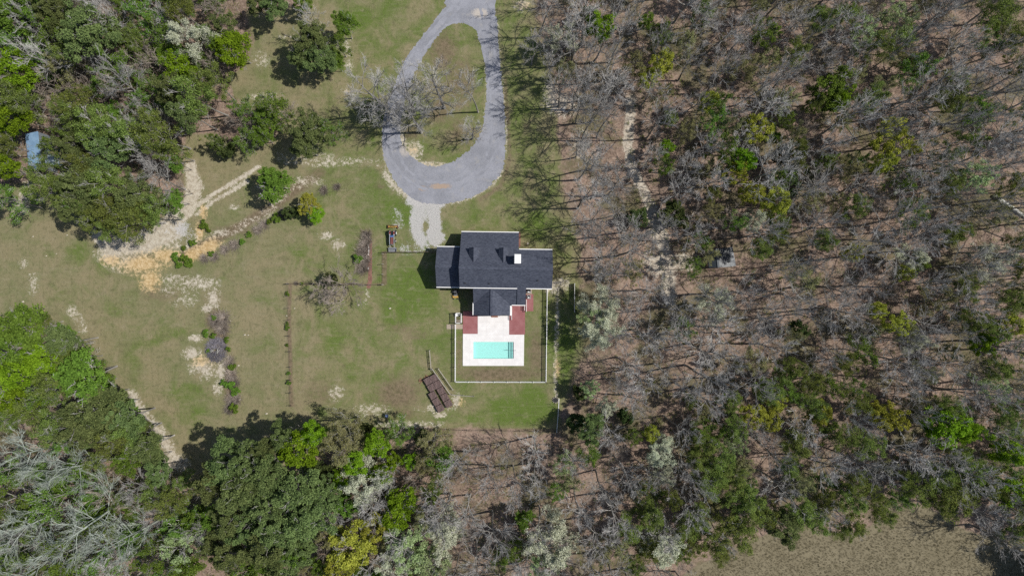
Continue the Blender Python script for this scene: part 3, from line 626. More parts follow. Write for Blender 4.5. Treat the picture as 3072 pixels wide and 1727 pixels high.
# pool equipment enclosure
eq = empty('equipment_enclosure', (0, 0, 0), label='tall white slatted enclosure around pool equipment at the fence corner', cat='enclosure')
e0, e1, e2, e3 = W(1368.8, 938), W(1385.5, 938), W(1385.5, 968), W(1368.8, 968)
for a, b_ in ((e0, e1), (e1, e2), (e3, e2), (e0, e3)): picket_run(eq, a, b_, 1.75, .15, .1, 3.0)
m = MB(); cx, cy = W(1377, 963.5); m.box((cx, cy, .12), (1.05, .7, .14)); m.build('base_slab', 'concrete_tan', eq)
fx, fy = W(1372.5, 944)
pump = empty('pool_pump', (fx, fy, 0), label='white lidded pool filter box standing inside the slatted enclosure', cat='pump')
m = MB(); m.box((0, 0, .35), (.42, .5, .7)); m.box((0, 0, .73), (.48, .56, .07)); m.build('filter_box', 'vinyl', pump)
m = MB(); m.cyl((.5, -.1, .2), .13, .5, 12, 'y'); m.build('motor', 'dark', pump); m = MB(); m.tube([(.2, .1, .3), (.5, .1, .3), (.5, -.1, .3)], .04, 8); m.build('pipe', 'vinyl', pump)

# AC units
for i, (u, v, lab) in enumerate(((1586, 873, 'upper grey air conditioner with round fan beside the house wall'), (1586, 890, 'lower grey air conditioner with round fan beside the red paving'))):
    x, y = W(u, v); ac = empty('air_conditioner', (x, y, .06), label=lab, cat='air conditioner', group='air conditioners behind the house')
    m = MB(); m.box((0, 0, .36), (.8, .8, .7)); m.build('cabinet', 'grey_metal', ac)
    m = MB(); m.tube([(math.cos(t_) * .36, math.sin(t_) * .36, .735) for t_ in np.linspace(0, 2 * math.pi, 22)], .04, 6); m.build('fan_ring', 'silver', ac)
    m = MB(); m.cyl((0, 0, .72), .33, .02, 20); m.build('fan_well', 'dark', ac); m = MB(); m.cyl((0, -.14, .76), .14, .04, 14); m.build('fan_cap', 'white_metal', ac)
# small bits on the lawn
x, y = W(1583.5, 730.5); m = MB(); m.cyl((x, y, .06), .2, .12, 8); o = m.build('utility_cover', 'stone'); tag(o, 'small white utility cover on the grass right of the roof', 'cover')

# ------------------------------------------------------------------ tractor
def wheel(parent, c, r, w_, rim='silver', tread=True):
    t_ = empty('wheel', c); t_.parent = parent
    m = MB(); m.tube([(-w_ / 2, 0, 0), (-w_ * .42, 0, 0), (w_ * .42, 0, 0), (w_ / 2, 0, 0)], [r * .86, r, r, r * .86], 26)
    if tread:
        for i in range(20):
            a = i * math.pi / 10; m.beam((-w_ * .45, math.cos(a) * r, math.sin(a) * r), (w_ * .45, math.cos(a + .2) * r, math.sin(a + .2) * r), .05, .05)
    m.build('tyre', 'tyre', t_); m = MB(); m.cyl((0, 0, 0), r * .55, w_ + .03, 18, 'x'); m.cyl((0, 0, 0), r * .15, w_ + .1, 10, 'x'); m.build('rim', rim, t_); return t_
tx, ty = W(1176.5, 716, .8)
tr_ = empty('tractor', (tx, ty, 0), R(-1), label='compact tractor with front loader and yellow rear box blade', cat='tractor')
for sx in (-1, 1): wheel(tr_, (sx * .62, 1.2, .58), .58, .36, 'white_paint'); wheel(tr_, (sx * .58, -.45, .36), .36, .24, 'white_paint')
m = MB(); m.box((0, .3, .62), (.42, 2.6, .32)); m.box((0, 1.2, .58), (.9, .16, .16)); m.box((0, -.45, .36), (.95, .1, .1)); m.build('chassis', 'dark', tr_)
m = MB(); m.box((0, -.42, 1.02), (.56, 1.5, .48)); m.box((0, -.42, 1.28), (.46, 1.44, .08)); m.build('hood', 'hood', tr_)
m = MB(); m.box((0, -1.22, .95), (.5, .12, .5)); m.build('grille', 'grey_metal', tr_)
m = MB(); m.box((0, .5, 1.08), (.62, .42, .5)); m.build('dashboard', 'blue', tr_)
m = MB(); m.tube([(math.cos(t_) * .19, .72 + math.sin(t_) * .17, 1.42 + math.sin(t_) * .06) for t_ in np.linspace(0, 2 * math.pi, 17)], .02, 6); m.tube([(0, .5, 1.3), (0, .72, 1.42)], .025, 6); m.build('steering_wheel', 'dark', tr_)
m = MB(); m.box((0, 1.22, .98), (.46, .44, .12)); m.box((0, 1.46, 1.2), (.46, .1, .42)); m.build('seat', 'dark', tr_)
for sx in (-1, 1):
    m = MB(); m.box((sx * .42, 1.2, 1.12), (.14, .95, .07)); m.box((sx * .42, .72, 1.0), (.14, .06, .25)); m.build('fender', 'red_paint', tr_)
    m = MB(); m.box((sx * .42, .86, 1.18), (.12, .14, .05)); m.box((sx * .42, 1.5, 1.18), (.12, .14, .05)); m.build('fender_lamp', 'white_paint', tr_)
    m = MB(); m.beam((sx * .46, .75, 1.25), (sx * .46, -1.1, 1.05), .09, .12); m.beam((sx * .46, -1.1, 1.05), (sx * .46, -1.75, .4), .09, .12); m.beam((sx * .46, .7, .6), (sx * .46, .75, 1.3), .1, .12); m.build('loader_arm', 'silver', tr_)
m = MB(); m.tube([(-.5, 1.6, .9), (-.5, 1.62, 2.0), (-.45, 1.62, 2.1), (.45, 1.62, 2.1), (.5, 1.62, 2.0), (.5, 1.6, .9)], .035, 8); m.build('roll_bar', 'dark', tr_)
m = MB(); m.box((0, -2.3, .08), (1.65, .95, .04)); m.box((0, -1.85, .32), (1.65, .05, .5)); m.box((-.81, -2.25, .26), (.03, .85, .36)); m.box((.81, -2.25, .26), (.03, .85, .36)); m.beam((-.82, -1.95, .56), (.82, -1.95, .56), .3, .04); m.build('bucket', 'grey_metal', tr_)
bb = empty('box_blade', (0, 2.55, 0)); bb.parent = tr_
m = MB(); m.box((0, .28, .3), (2.0, .05, .5)); m.box((0, .0, .5), (2.0, .12, .08)); m.box((-1.0, 0, .28), (.06, .7, .5)); m.box((1.0, 0, .28), (.06, .7, .5)); m.build('blade_frame', 'hood', bb)
m = MB(); m.box((0, -.1, .62), (.9, .1, .1)); [m.beam((x, -.28, .5), (x + .22, .2, .75), .07, .06) for x in (-.5, -.1, .25)]; m.box((-.75, 0, .56), (.3, .3, .04)); m.box((.7, 0, .56), (.34, .3, .04)); m.build('linkage', 'yellow_paint', bb)

# ------------------------------------------------------------------ riding mower
x, y = W(1366.5, 881, .5)
mo = empty('riding_mower', (x, y, 0), R(2), label='yellow-decked riding mower parked in the corner behind the garage', cat='mower')
m = MB(); m.box((0, .15, .42), (.7, 1.2, .25)); m.build('body', 'grey_metal', mo); m = MB(); m.box((0, -.55, .3), (1.25, .5, .1)); m.box((0, -.8, .3), (1.05, .12, .2)); m.build('mower_deck', 'yellow_paint', mo)
m = MB(); m.box((0, .05, .65), (.5, .45, .12)); m.box((0, .3, .88), (.5, .1, .4)); m.build('seat', 'dark', mo)
m = MB(); m.box((0, .68, .62), (.6, .42, .35)); m.build('engine', 'dark', mo)
for sx in (-1, 1):
    wheel(mo, (sx * .52, .45, .28), .28, .26, 'silver', False); wheel(mo, (sx * .42, -1.0, .16), .16, .14, 'silver', False)
    m = MB(); m.tube([(sx * .3, -.1, .6), (sx * .32, -.2, 1.0), (sx * .1, -.25, 1.05)], .02, 6); m.build('control_lever', 'dark', mo)

# ------------------------------------------------------------------ farm fences
def wire_fence(name, pts, label, hgt=1.25, every=3.6, post='wood_grey', rails=0, pr=.065, wires=3, group=None):
    r = empty(name, (*W(*pts[0]), 0), label=label, cat='fence', group=group); o = Vector((*W(*pts[0]), 0))
    for a, b_ in zip(pts[:-1], pts[1:]):
        a = Vector((*W(*a), 0)) - o; b_ = Vector((*W(*b_), 0)) - o; L = (b_ - a).length; n = max(1, round(L / every))
        for i in range(n + 1):
            if i == 0 and a.length > .01: continue
            c = a + (b_ - a) * i / n; hh = hgt + random.uniform(-.1, .2); m = MB(); m.tube([(c.x, c.y, 0), (c.x + random.uniform(-.05, .05), c.y, hh)], [pr, pr * .85], 7); m.build('post', post, r)
        if rails:
            for i in range(n):
                p, q_ = a + (b_ - a) * i / n, a + (b_ - a) * (i + 1) / n; m = MB()
                for k in range(rails): z = hgt * (.92 - .38 * k); m.beam((p.x, p.y, z + random.uniform(-.03, .03)), (q_.x, q_.y, z + random.uniform(-.03, .03)), .06, .12)
                m.build('rail', post, r)
        if wires:
            m = MB()
            for k in range(wires): z = hgt * (.9 - .28 * k); m.tube([tuple(a + Vector((0, 0, z))), tuple((a + b_) / 2 + Vector((0, 0, z - .03))), tuple(b_ + Vector((0, 0, z)))], .012, 3)
            m.build('wire', 'wire', r)
    return r
wire_fence('board_fence', [(1149, 757), (1312, 756.5)], 'dark board fence running from the tractor to the garage', 1.3, 2.6, 'wood_brown', 3, .08, 0)
wire_fence('wire_fence', [(1151, 762), (1150, 853)], 'short wire fence below the tractor bucket', 1.55, 2.3, 'wood_grey', 0, .07)
wire_fence('wire_fence', [(1151, 854), (866, 850)], 'wire fence passing behind the dark bush tree left of the garage', 1.4, 3.0)
wire_fence('wire_fence', [(866, 852), (866, 960), (872, 1100), (873.5, 1215)], 'long rusty wire fence crossing the left field downwards', 1.3, 2.9, 'twig_dark')
wire_fence('wire_fence', [(1185, 1281), (1400, 1288), (1664, 1292)], 'wire fence along the edge between lower lawn and woods', 1.2, 3.4, 'twig_dark')
wire_fence('rail_fence', [(1290, 1050), (1295, 1107)], 'grey split rail fence above the brick stacks', .95, 1.4, 'wood_grey', 2, .07, 0, group='split rail fences by the bricks')
wire_fence('rail_fence', [(1298, 1105), (1352, 1181)], 'slanting split rail fence along the right side of the brick stacks', .95, 1.7, 'wood_grey', 2, .07, 0, group='split rail fences by the bricks')
wire_fence('rail_fence', [(1356, 1182), (1422, 1187)], 'low horizontal split rail fence right of the brick stacks', .75, 2.3, 'wood_grey', 2, .07, 0, group='split rail fences by the bricks')
wire_fence('rail_fence', [(1316, 1104), (1360, 1167)], 'separate slanting rail fence nearest the pool fence corner', .95, 2.6, 'wood_grey', 2, .08, 0, group='split rail fences by the bricks')
vf = empty('fence_panel', (*W(1722, 893), 0), label='free standing pale slat screen at the wood edge right of the house', cat='screen')
m = MB(); [m.box((0, yy, .62), (.05, .16, 1.2)) for yy in np.arange(-2.9, 2.95, .18)]; m.build('slats', 'wood_grey', vf)
m = MB(); [m.box((.06, yy, .65), (.1, .1, 1.3)) for yy in (-2.95, 0, 2.95)]; m.beam((.0, -2.95, 1.26), (.0, 2.95, 1.26), .06, .05); m.build('frame', 'vinyl', vf)

# ------------------------------------------------------------------ brick stacks
ang = math.atan2(-(1238 - 1142), (1315 - 1262.7)) ; ang = R(-60.5)
def brick_proto():
    m = MB(); L, Wd, Hh = 1.42, 1.38, .78; r = random.Random(3)
    for i in range(6):
        for j in range(13):
            for k in range(4):
                if 0 < i < 5 and 0 < j < 12 and k < 3: continue
                m.box((-L / 2 + (i + .5) * L / 6, -Wd / 2 + (j + .5) * Wd / 13, .08 + (k + .5) * .17 + (r.uniform(0, .025) if k == 3 else 0)), (L / 6 - .012, Wd / 13 - .014, .16))
    r_ = empty('brick_stack'); m.build('bricks', NTbrick, r_); p = MB()
    for j in (-.5, 0, .5): p.box((0, j, .035), (1.4, .1, .07))
    p.build('pallet', 'wood_grey', r_); return r_
def brickmat():
    t = NT('stacked_brown_brick'); c = t.coord(); n = t.noise(c, 6, 3); oi = t.node('ShaderNodeObjectInfo').outputs['Random']
    g_ = t.node('ShaderNodeNewGeometry').outputs['Random Per Island']
    col = t.mix(g_, (.085, .062, .058), (.19, .135, .125)); col = t.mix(t.math('MULTIPLY', t.rng(n, .5, .7), .5), col, (.26, .14, .11))
    t.principled(col, .9); return t.m
NTbrick = brickmat()
bp = brick_proto(); first = True
spots = []
for i in range(5):
    t = (i + .5) / 5
    spots.append((1277 + (1332 - 1277) * t - (4.5 if i > 1 else 0) * 1 + (3 if i < 2 else 0) - 2, 1139 + (1236 - 1139) * t + (2 if i > 1 else -2) - 4, 'left'))
for i in range(5):
    t = (i + .5) / 5
    spots.append((1297 + (1350 - 1297) * t, 1128 + (1224 - 1128) * t - 4, 'right'))
order = ['uppermost', 'second from the top', 'middle', 'second from the bottom', 'lowest']
for i, (u, v, side) in enumerate(spots):
    o = bp if i == 0 else copy_tree(bp); x, y = W(u, v, .7)
    o.location = (x, y, 0); o.rotation_euler = (0, 0, ang + random.uniform(-.03, .03) + (math.pi if i % 2 else 0))
    tag(o, f'pallet stack of brown bricks, {order[i % 5]} in the {side} row', 'brick stack', 'pallet stacks of bricks')
for i, (u, v) in enumerate(((1349, 1208), (1264, 1141), (1281, 1131), (1303, 1128))):
    x, y = W(u, v); m = MB()
    for k in range(26): m.box((random.gauss(0, .3), random.gauss(0, .3), .05 + .06 * (k % 3)), (.2, .1, .07), random.uniform(0, 3))
    o = m.build('brick_heap', 'brick'); o.location = (x, y, 0)
    tag(o, ['loose red bricks at the right side of the right brick row', 'loose red bricks at the upper end of the left brick row', 'loose red bricks between the upper ends of both brick rows', 'loose red bricks at the upper end of the right brick row'][i], 'brick heap', 'loose brick heaps')

# ------------------------------------------------------------------ barn at the far left
def P3(u, v, h): return (*W(u, v, h), h)
bn = empty('barn', (0, 0, 0), label='open metal barn with blue ribbed roof half under pines at left', cat='barn')
b = MB(); a0, a1, a2, a3 = P3(88.2, 516.8, 2.9), P3(125.2, 507, 4.1), P3(113.4, 394, 4.1), P3(75.3, 401.7, 2.9)
quadroof(b, [a0, a1, a2, a3], .08); b.build('roof', 'metal_blue', bn)
b = MB(); wv = [(a1[0] - .06, a1[1] + .1, 4.0), (a2[0] - .06, a2[1] - .1, 4.0)]
v = [(wv[0][0], wv[0][1], 0), (wv[1][0], wv[1][1], 0), (wv[1][0], wv[1][1], 4.0), (wv[0][0], wv[0][1], 4.0)]; v += [(p[0] - .08, p[1], p[2]) for p in v]
b.add(v, [(0, 1, 2, 3), (7, 6, 5, 4), (0, 3, 7, 4), (1, 5, 6, 2), (3, 2, 6, 7), (0, 4, 5, 1)])
v = [(a3[0] + .2, a3[1] - .25, 0), (a2[0] - .2, a2[1] - .25, 0), (a2[0] - .2, a2[1] - .25, 3.9), (a3[0] + .2, a3[1] - .25, 2.8)]; v += [(p[0], p[1] - .08, p[2]) for p in v]
b.add(v, [(3, 2, 1, 0), (4, 5, 6, 7), (0, 4, 7, 3), (1, 2, 6, 5), (3, 7, 6, 2), (0, 1, 5, 4)]); b.build('wall', 'metal_grey', bn)
for t in (0, .5, 1):
    b = MB(); px = a0[0] + (a3[0] - a0[0]) * t + .25; py = a0[1] + (a3[1] - a0[1]) * (.04 + .92 * t); b.box((px, py, 1.42), (.14, .14, 2.8)); b.build('post', 'wood_brown', bn)
b = MB(); l0, l1 = P3(136.5, 495.5, 3.2), P3(133, 447, 3.2); l2, l3 = P3(232, 446, 2.6), P3(236, 495, 2.6)
quadroof(b, [l0, l3, l2, l1], .07); b.build('lean_to_roof', 'metal_white', bn)
for p in (l3, l2): b = MB(); b.box((p[0] - .25, p[1] + (.2 if p is l3 else -.2), 1.27), (.12, .12, 2.5)); b.build('post', 'wood_brown', bn)
# small shed in the woods
sh = empty('shed', (0, 0, 0), label='small shed with dark ribbed roof among the bare trees', cat='shed')
b = MB(); s0, s1, s2, s3 = P3(2127, 803, 2.4), P3(2156, 802, 3.0), P3(2149, 746, 3.0), P3(2119, 756, 2.4)
quadroof(b, [s0, s1, s2, s3], .06)
t1, t2 = P3(2193, 800, 2.4), P3(2184, 742, 2.4); quadroof(b, [s1, t1, t2, s2], .06); b.build('roof', 'metal_dark', sh)
b = MB(); b.beam((s1[0], s1[1] - .05, 3.04), (s2[0], s2[1] + .05, 3.04), .42, .04); b.build('ridge_cap', 'metal_slate', sh)
b = MB(); q2, q1 = P3(2197, 738, 2.05), P3(2208, 797, 2.05); quadroof(b, [(t1[0] + .02, t1[1], 2.33), q1, q2, (t2[0] + .02, t2[1], 2.33)], .05); b.build('lean_to_roof', 'metal_slate', sh)
b = MB(); cx, cy = (s0[0] + t2[0]) / 2, (s0[1] + t2[1]) / 2; b.box((cx - .05, cy, 1.15), (4.3, 3.3, 2.3)); b.build('wall', 'wood_brown', sh)
b = MB(); b.box((cx - .3, cy - 1.67, 1.0), (1.0, .06, 1.9)); b.build('door', 'metal_grey', sh)

# ------------------------------------------------------------------ other loose things
# fire pit / trough with stones and the white pipe
x, y = W(1666.5, 1199); fp = empty('fire_pit', (x, y, 0), label='round black fire pit ringed with pale stones at lawn edge', cat='fire pit')
m = MB(); m.cyl((0, 0, .16), .48, .32, 20); m.build('pit_ring', 'dark', fp)
for i in range(11):
    a = i * 2 * math.pi / 11; m = MB(); m.tube([(math.cos(a) * .6 - .08, math.sin(a) * .6, .1), (math.cos(a) * .6, math.sin(a) * .6, .14), (math.cos(a) * .6 + .08, math.sin(a) * .6, .1)], [.08, .15, .08], 6); m.build('stone', 'stone', fp)
m = MB(); a, b_ = W(1677, 1194), W(1670, 1297); m.tube([(a[0], a[1], .12), ((a[0] + b_[0]) / 2 + .05, (a[1] + b_[1]) / 2, .08), (b_[0], b_[1], .08)], .065, 8); o = m.build('white_pipe', 'vinyl'); tag(o, 'long white pipe lying along the lawn edge below the fire pit', 'pipe')
x, y = W(1163, 1243); dd = empty('panel_on_pole', (x, y, 0), label='small blue-grey panel on a short pole in the lower field', cat='panel')
m = MB(); m.tube([(0, 0, 0), (0, 0, 1.0)], .03, 8); m.build('pole', 'grey_metal', dd); m = MB(); m.cyl((.05, -.02, 1.12), .36, .06, 18); m.build('disc', 'bluegrey', dd)
# edging boards in the hedge bed
for i, (u0, v0, u1, v1) in enumerate(((1105, 735, 1107, 746), (1107, 748, 1106, 765), (1107, 778, 1107, 783), (1105, 800, 1105, 808), (1096, 770, 1096, 778))):
    a, b_ = W(u0, v0), W(u1, v1); m = MB(); m.beam((a[0], a[1], .1), (b_[0], b_[1], .1), .12, .18); o = m.build('edging_board', 'white_paint')
    tag(o, ['top', 'second from top', 'third from top', 'lowest', 'left offset'][i] + ' white edging board beside the red mulch strip', 'edging board', 'white edging boards in the hedge bed')
# fallen logs
LOGS = [((2978, 588), (3090, 662), .42, 'log', 'thick white fallen trunk at the right edge of the woods'), ((2847, 647), (3014, 716), .12, 'twig_dark', 'long thin dark fallen trunk below the white fallen trunk'),
        ((1587, 1512), (1627, 1490), .08, 'log', 'short bleached log on brown leaves below the white pipe'), ((1652, 1526), (1681, 1520), .06, 'log', 'small bleached stick right of the short bleached log'),
        ((2780, 688), (2816, 750), .07, 'log', 'slender pale fallen log left of the dark fallen trunk'), ((2820, 600), (2835, 628), .06, 'log', 'short pale stick above the dark fallen trunk'),
        ((2846, 718), (2848, 646), .09, 'twig_dark', 'dark upright-lying fallen stem touching the dark fallen trunk'), ((2540, 380), (2572, 425), .09, 'twig', 'grey fallen log left of the yellow green tree in the right woods'),
        ((2700, 360), (2760, 325), .07, 'log', 'pale fallen log above the yellow green tree in the right woods'), ((1760, 1180), (1800, 1196), .08, 'twig', 'grey fallen log right of the fire pit in the woods'),
        ((2380, 900), (2450, 885), .1, 'twig', 'grey fallen log in the middle of the right woods')]
for (a, b_, r, mt, lab) in LOGS:
    a, b_ = np.array((*W(*a), r * .9)), np.array((*W(*b_), r * .9)); n = 6; pts = [a + (b_ - a) * i / n + np.array((random.uniform(-.1, .1), random.uniform(-.1, .1), 0)) for i in range(n + 1)]
    m = MB(); m.tube(pts, np.linspace(r, r * .6, n + 1), 8)
    for k in range(4): p = pts[random.randint(2, n - 1)]; m.tube([p, p + np.array((random.uniform(-.6, .6), random.uniform(-.6, .6), .35))], [r * .3, .015], 5)
    o = m.build('fallen_log', mt); tag(o, lab, 'log', 'fallen logs in the woods')
# white stones scattered over the fields
STN = [(100, 710), (202, 706), (1310, 1235), (1300, 1238), (745, 1005), (735, 1004), (884, 925), (860, 947), (692, 962), (716, 1096), (1075, 915), (720, 1198), (1170, 925), (170, 762), (140, 768), (90, 823), (70, 905), (800, 1240)]
for i, (u, v) in enumerate(STN):
    x, y = W(u, v); m = MB(); s = random.uniform(.12, .26); m.tube([(-s, 0, .03), (-s * .5, 0, .08), (s * .4, .05, .09), (s, .03, .03)], [s * .3, s * .6, s * .65, s * .25], 7); o = m.build('field_stone', 'stone'); o.location = (x, y, 0); o['_lm'] = 1
    tag(o, None, 'stone', 'pale stones lying in the fields')
STONES = [(o, u, v) for o, (u, v) in zip([q for q in COL.objects if q.name.startswith('field_stone')], STN)]

# ------------------------------------------------------------------ trees
def limbpath(p, d, L, n, bend, up, r):
    pts = [p]; d = d / np.linalg.norm(d)
    for i in range(n):
        d = d + r.normal(size=3) * bend + np.array((0, 0, up)); d /= np.linalg.norm(d); pts.append(pts[-1] + d * L / n)
    return np.array(pts), d
def skeleton(seed, Ht, Rc, first=.35, n1=13, n2=6, n3=5, n4=4, tr=.2, twig=.022, rise=.75, lean=0.0):
    """tapered trunk and limbs -> trunk mesh; branches and twigs -> crown mesh; also returns the tips"""
    r = np.random.default_rng(seed); T, C = MB(), MB()
    tp, _ = limbpath(np.array((0, 0, -.1)), np.array((r.normal() * .05 + lean, r.normal() * .05, 1.)), Ht * .9, 9, .035, .03, r)
    T.tube(tp, np.linspace(tr, tr * .18, len(tp)) ** 1.0, 8); tips, mids = [], []
    def at(pts, t): f = t * (len(pts) - 1); i = min(int(f), len(pts) - 2); return pts[i] + (pts[i + 1] - pts[i]) * (f - i)
    for i in range(n1):
        t = first + (1 - first) * ((i + r.uniform(.0, .9)) / n1); p = at(tp, min(t, .99)); az = i * 2.4 + r.uniform(-.4, .4)
        k = (t - first) / (1 - first); L = Rc * (1.15 - .55 * k) * r.uniform(.8, 1.15); e = rise * (.55 + .9 * k)
        d = np.array((math.cos(az), math.sin(az), e)); rb = tr * (.36 - .2 * k)
        lp, _ = limbpath(p, d, L * math.hypot(1, e) * .82, 6, .12, .03, r); T.tube(lp, np.linspace(rb, max(.03, rb * .22), len(lp)), 6, False)
        for j in range(n2):
            s = .28 + .72 * (j + r.uniform(0, 1)) / n2; q_ = at(lp, min(s, .99)); dl = lp[min(int(s * 6) + 1, 6)] - lp[min(int(s * 6), 5)]; dl = dl / np.linalg.norm(dl)
            sd_ = r.normal(size=3); sd_[2] *= .6; d2 = dl * .9 + sd_ * .5 + np.array((0, 0, .22)); L2 = L * r.uniform(.32, .55) * (1.15 - .5 * s)
            bp_, e2 = limbpath(q_, d2, L2, 4, .16, .04, r); C.tube(bp_, np.linspace(max(.028, rb * .32), .016, len(bp_)), 4, False); mids.append(bp_[2])
            for m_ in range(n3):
                s3 = .25 + .75 * (m_ + r.uniform(0, 1)) / n3; q3 = at(bp_, min(s3, .99)); d3 = (bp_[-1] - bp_[0]) / L2 + r.normal(size=3) * .38 + np.array((0, 0, .1)); L3 = L2 * r.uniform(.35, .7)
                tp3, _ = limbpath(q3, d3, L3, 2, .2, .03, r); C.tube(tp3, [twig, twig * .85, twig * .5], 3, False); tips.append(tp3[-1]); mids.append(tp3[1])
                for _k in range(n4):
                    q4 = at(tp3, r.uniform(.2, 1)); d4 = d3 / np.linalg.norm(d3) + r.normal(size=3) * .38 + np.array((0, 0, .05)); tp4, _ = limbpath(q4, d4, L3 * r.uniform(.35, .75), 1, 0, 0, r)
                    C.tube(tp4, [twig * .75, twig * .4], 3, False); tips.append(tp4[-1])
    return T, C, np.array(tips), np.array(mids)
def clumps(cen, rad, n, size, flat=.75, tonejit=.3, shell=.55, up=.5):
    out = MB(); D_ = np.sort(np.linalg.norm(cen[:, None] - cen[None], axis=2), axis=1); kp = D_[:, min(4, len(cen) - 1)] < np.median(D_[:, min(4, len(cen) - 1)]) * 1.45
    cen, rad = cen[kp], np.asarray(rad)[kp]
    for c, r0 in zip(cen, rad):
        m = int(n * rng.uniform(.7, 1.2)); d = rng.normal(size=(m, 3)); d /= np.linalg.norm(d, axis=1)[:, None]
        rr = r0 * (shell + (1 - shell) * rng.random(m) ** .5) * rng.uniform(.75, 1.1, m); p = c + d * rr[:, None] * np.array((1, 1, flat))
        tn = np.clip(rng.uniform(.25, .75) + rng.normal(size=m) * tonejit, 0, 1); out.leaves(p, size, tn, up)
    return out
PROTO = {}
def proto(kind, T, Cm, crown_mat, bark='bark', limbs=None):
    """stores (trunk mesh, crown mesh, optional branch mesh)"""
    kw = {}
    if limbs:
        kw = dict(mat2='twig', nf0=sum(len(f) for f in Cm.f)); nv = Cm.n
        for v, t_ in zip(limbs.v, limbs.tone): Cm.v.append(v); Cm.tone.append(t_)
        for f in limbs.f: Cm.f.append(f + nv)
        Cm.n += limbs.n
    PROTO.setdefault(kind, []).append((T.mesh(kind + '_trunk', bark, smooth=True), Cm.mesh(kind + '_crown', crown_mat, tone=True, **kw), None))
R0 = {}
for i in range(6):                                   # leafless trees
    T, C, tips, mids = skeleton(100 + i, 17, 4.1, .36 if i % 2 else .48, 14, 6, 5, 3, .22, .017, 1.2); proto('bare', T, C, 'twig')
R0['bare'] = (4.0, 17)
for i in range(3):
    T, C, tips, mids = skeleton(140 + i, 11, 3.1, .25, 11, 6, 5, 4, .11, .015, .9); proto('brown', T, C, 'twig_brown', 'twig_brown')
R0['brown'] = (3.2, 11)
for i in range(3):                                   # large pale trees with spreading limbs
    T, C, tips, mids = skeleton(160 + i, 19, 6.0, .3, 13, 8, 6, 3, .26, .02, .7); proto('pale', T, C, 'twig_pale', 'twig_pale')
R0['pale'] = (6.0, 19)
for i in range(3):                                   # wide low-forking bare trees
    T, C, tips, mids = skeleton(180 + i, 18, 6.2, .2, 14, 8, 6, 3, .44, .022, .75); proto('wide', T, C, 'twig')
R0['wide'] = (6.3, 18)
def ell(n, rx_, rz_, zc, inner=.35, bottom=-.5, seed=0):
    r = np.random.default_rng(seed); out = []
    while len(out) < n:
        d = r.normal(size=3); d /= np.linalg.norm(d); rr = inner + (1 - inner) * r.random() ** .6; p = d * rr
        if p[2] < bottom: continue
        j = 1 + .22 * math.sin(3 * math.atan2(p[1], p[0]) + seed) + .12 * math.sin(5 * math.atan2(p[1], p[0]) + 2 * seed)
        out.append((p[0] * rx_ * j, p[1] * rx_ * j, zc + p[2] * rz_))
    return np.array(out)
for i in range(5):                                   # pines
    T, C, tips, mids = skeleton(200 + i, 16, 4.2, .45, 12, 3, 2, 0, .24); cen = ell(85, 4.7, 3.6, 12.5, .3, -.6, i)
    cen[:, 2] += rng.uniform(-.5, .9, len(cen)); proto('pine', T, clumps(cen, rng.uniform(.55, 1.15, len(cen)), 200, .25, .65, .3, .5), 'pine', 'bark', C)
R0['pine'] = (5.2, 17)
for i in range(5):                                   # soft olive-green pines, looser
    T, C, tips, mids = skeleton(260 + i, 14, 4.0, .4, 12, 5, 4, 1, .2, .018); cen = np.concatenate([tips[rng.choice(len(tips), 60)], ell(50, 4.2, 3.2, 10.5, .3, -.6, 60 + i)])
    proto('soft', T, clumps(cen, rng.uniform(.5, 1.2, len(cen)), 95, .20, .6, .34, .1), 'soft', 'bark', C)
R0['soft'] = (4.8, 14)
for i in range(3):                                   # dense low evergreens
    T, C, tips, mids = skeleton(230 + i, 6.5, 1.6, .2, 8, 3, 2, 0, .12); cen = np.concatenate([ell(60, 2.3, 2.6, 4.0, .45, -.9, 20 + i)])
    proto('ever', T, clumps(cen, rng.uniform(.4, .75, len(cen)), 110, .24, .8, .28), 'ever')
R0['ever'] = (2.7, 7.2)
for kind, mat, n, sz, rc, dens in (('bright', 'bright', 90, .28, .85, 95), ('mid', 'mid', 90, .27, .8, 90), ('yellow', 'yellow', 85, .25, .7, 95), ('pgreen', 'pgreen', 80, .22, .65, 65)):
    for i in range(3):
        T, C, tips, mids = skeleton(300 + i * 7 + n, 12.5, 3.4, .35, 12, 5, 3, 1, .16, .02); sel = np.concatenate([tips[rng.choice(len(tips), n // 3)], ell(n - n // 3, 3.5, 3.0, 9.3, .45, -.7, i + n)])
        proto(kind, T, clumps(sel, rng.uniform(rc * .6, rc * 1.2, n), dens, sz, .75, .3, .2), mat, 'bark', C)
    R0[kind] = (4.0, 13)
for kind, mat, sz, nl in (('white', 'white', .17, 12000), ('olive', 'olive', .18, 7000), ('haze', 'mid', .2, 5000)):
    for i in range(3):                               # blossom or leaf buds along every twig
        T, C, tips, mids = skeleton(400 + i * 5 + len(kind), 12, 3.8, .3, 13, 6, 5, 3, .17, .018); pp = np.concatenate([tips, tips, mids]); pp = pp[rng.choice(len(pp), nl)] + rng.normal(size=(nl, 3)) * .16
        m = MB(); m.leaves(pp, sz, rng.random(nl), .5); proto(kind, T, m, mat, 'bark', C)
    R0[kind] = (4.1, 13)
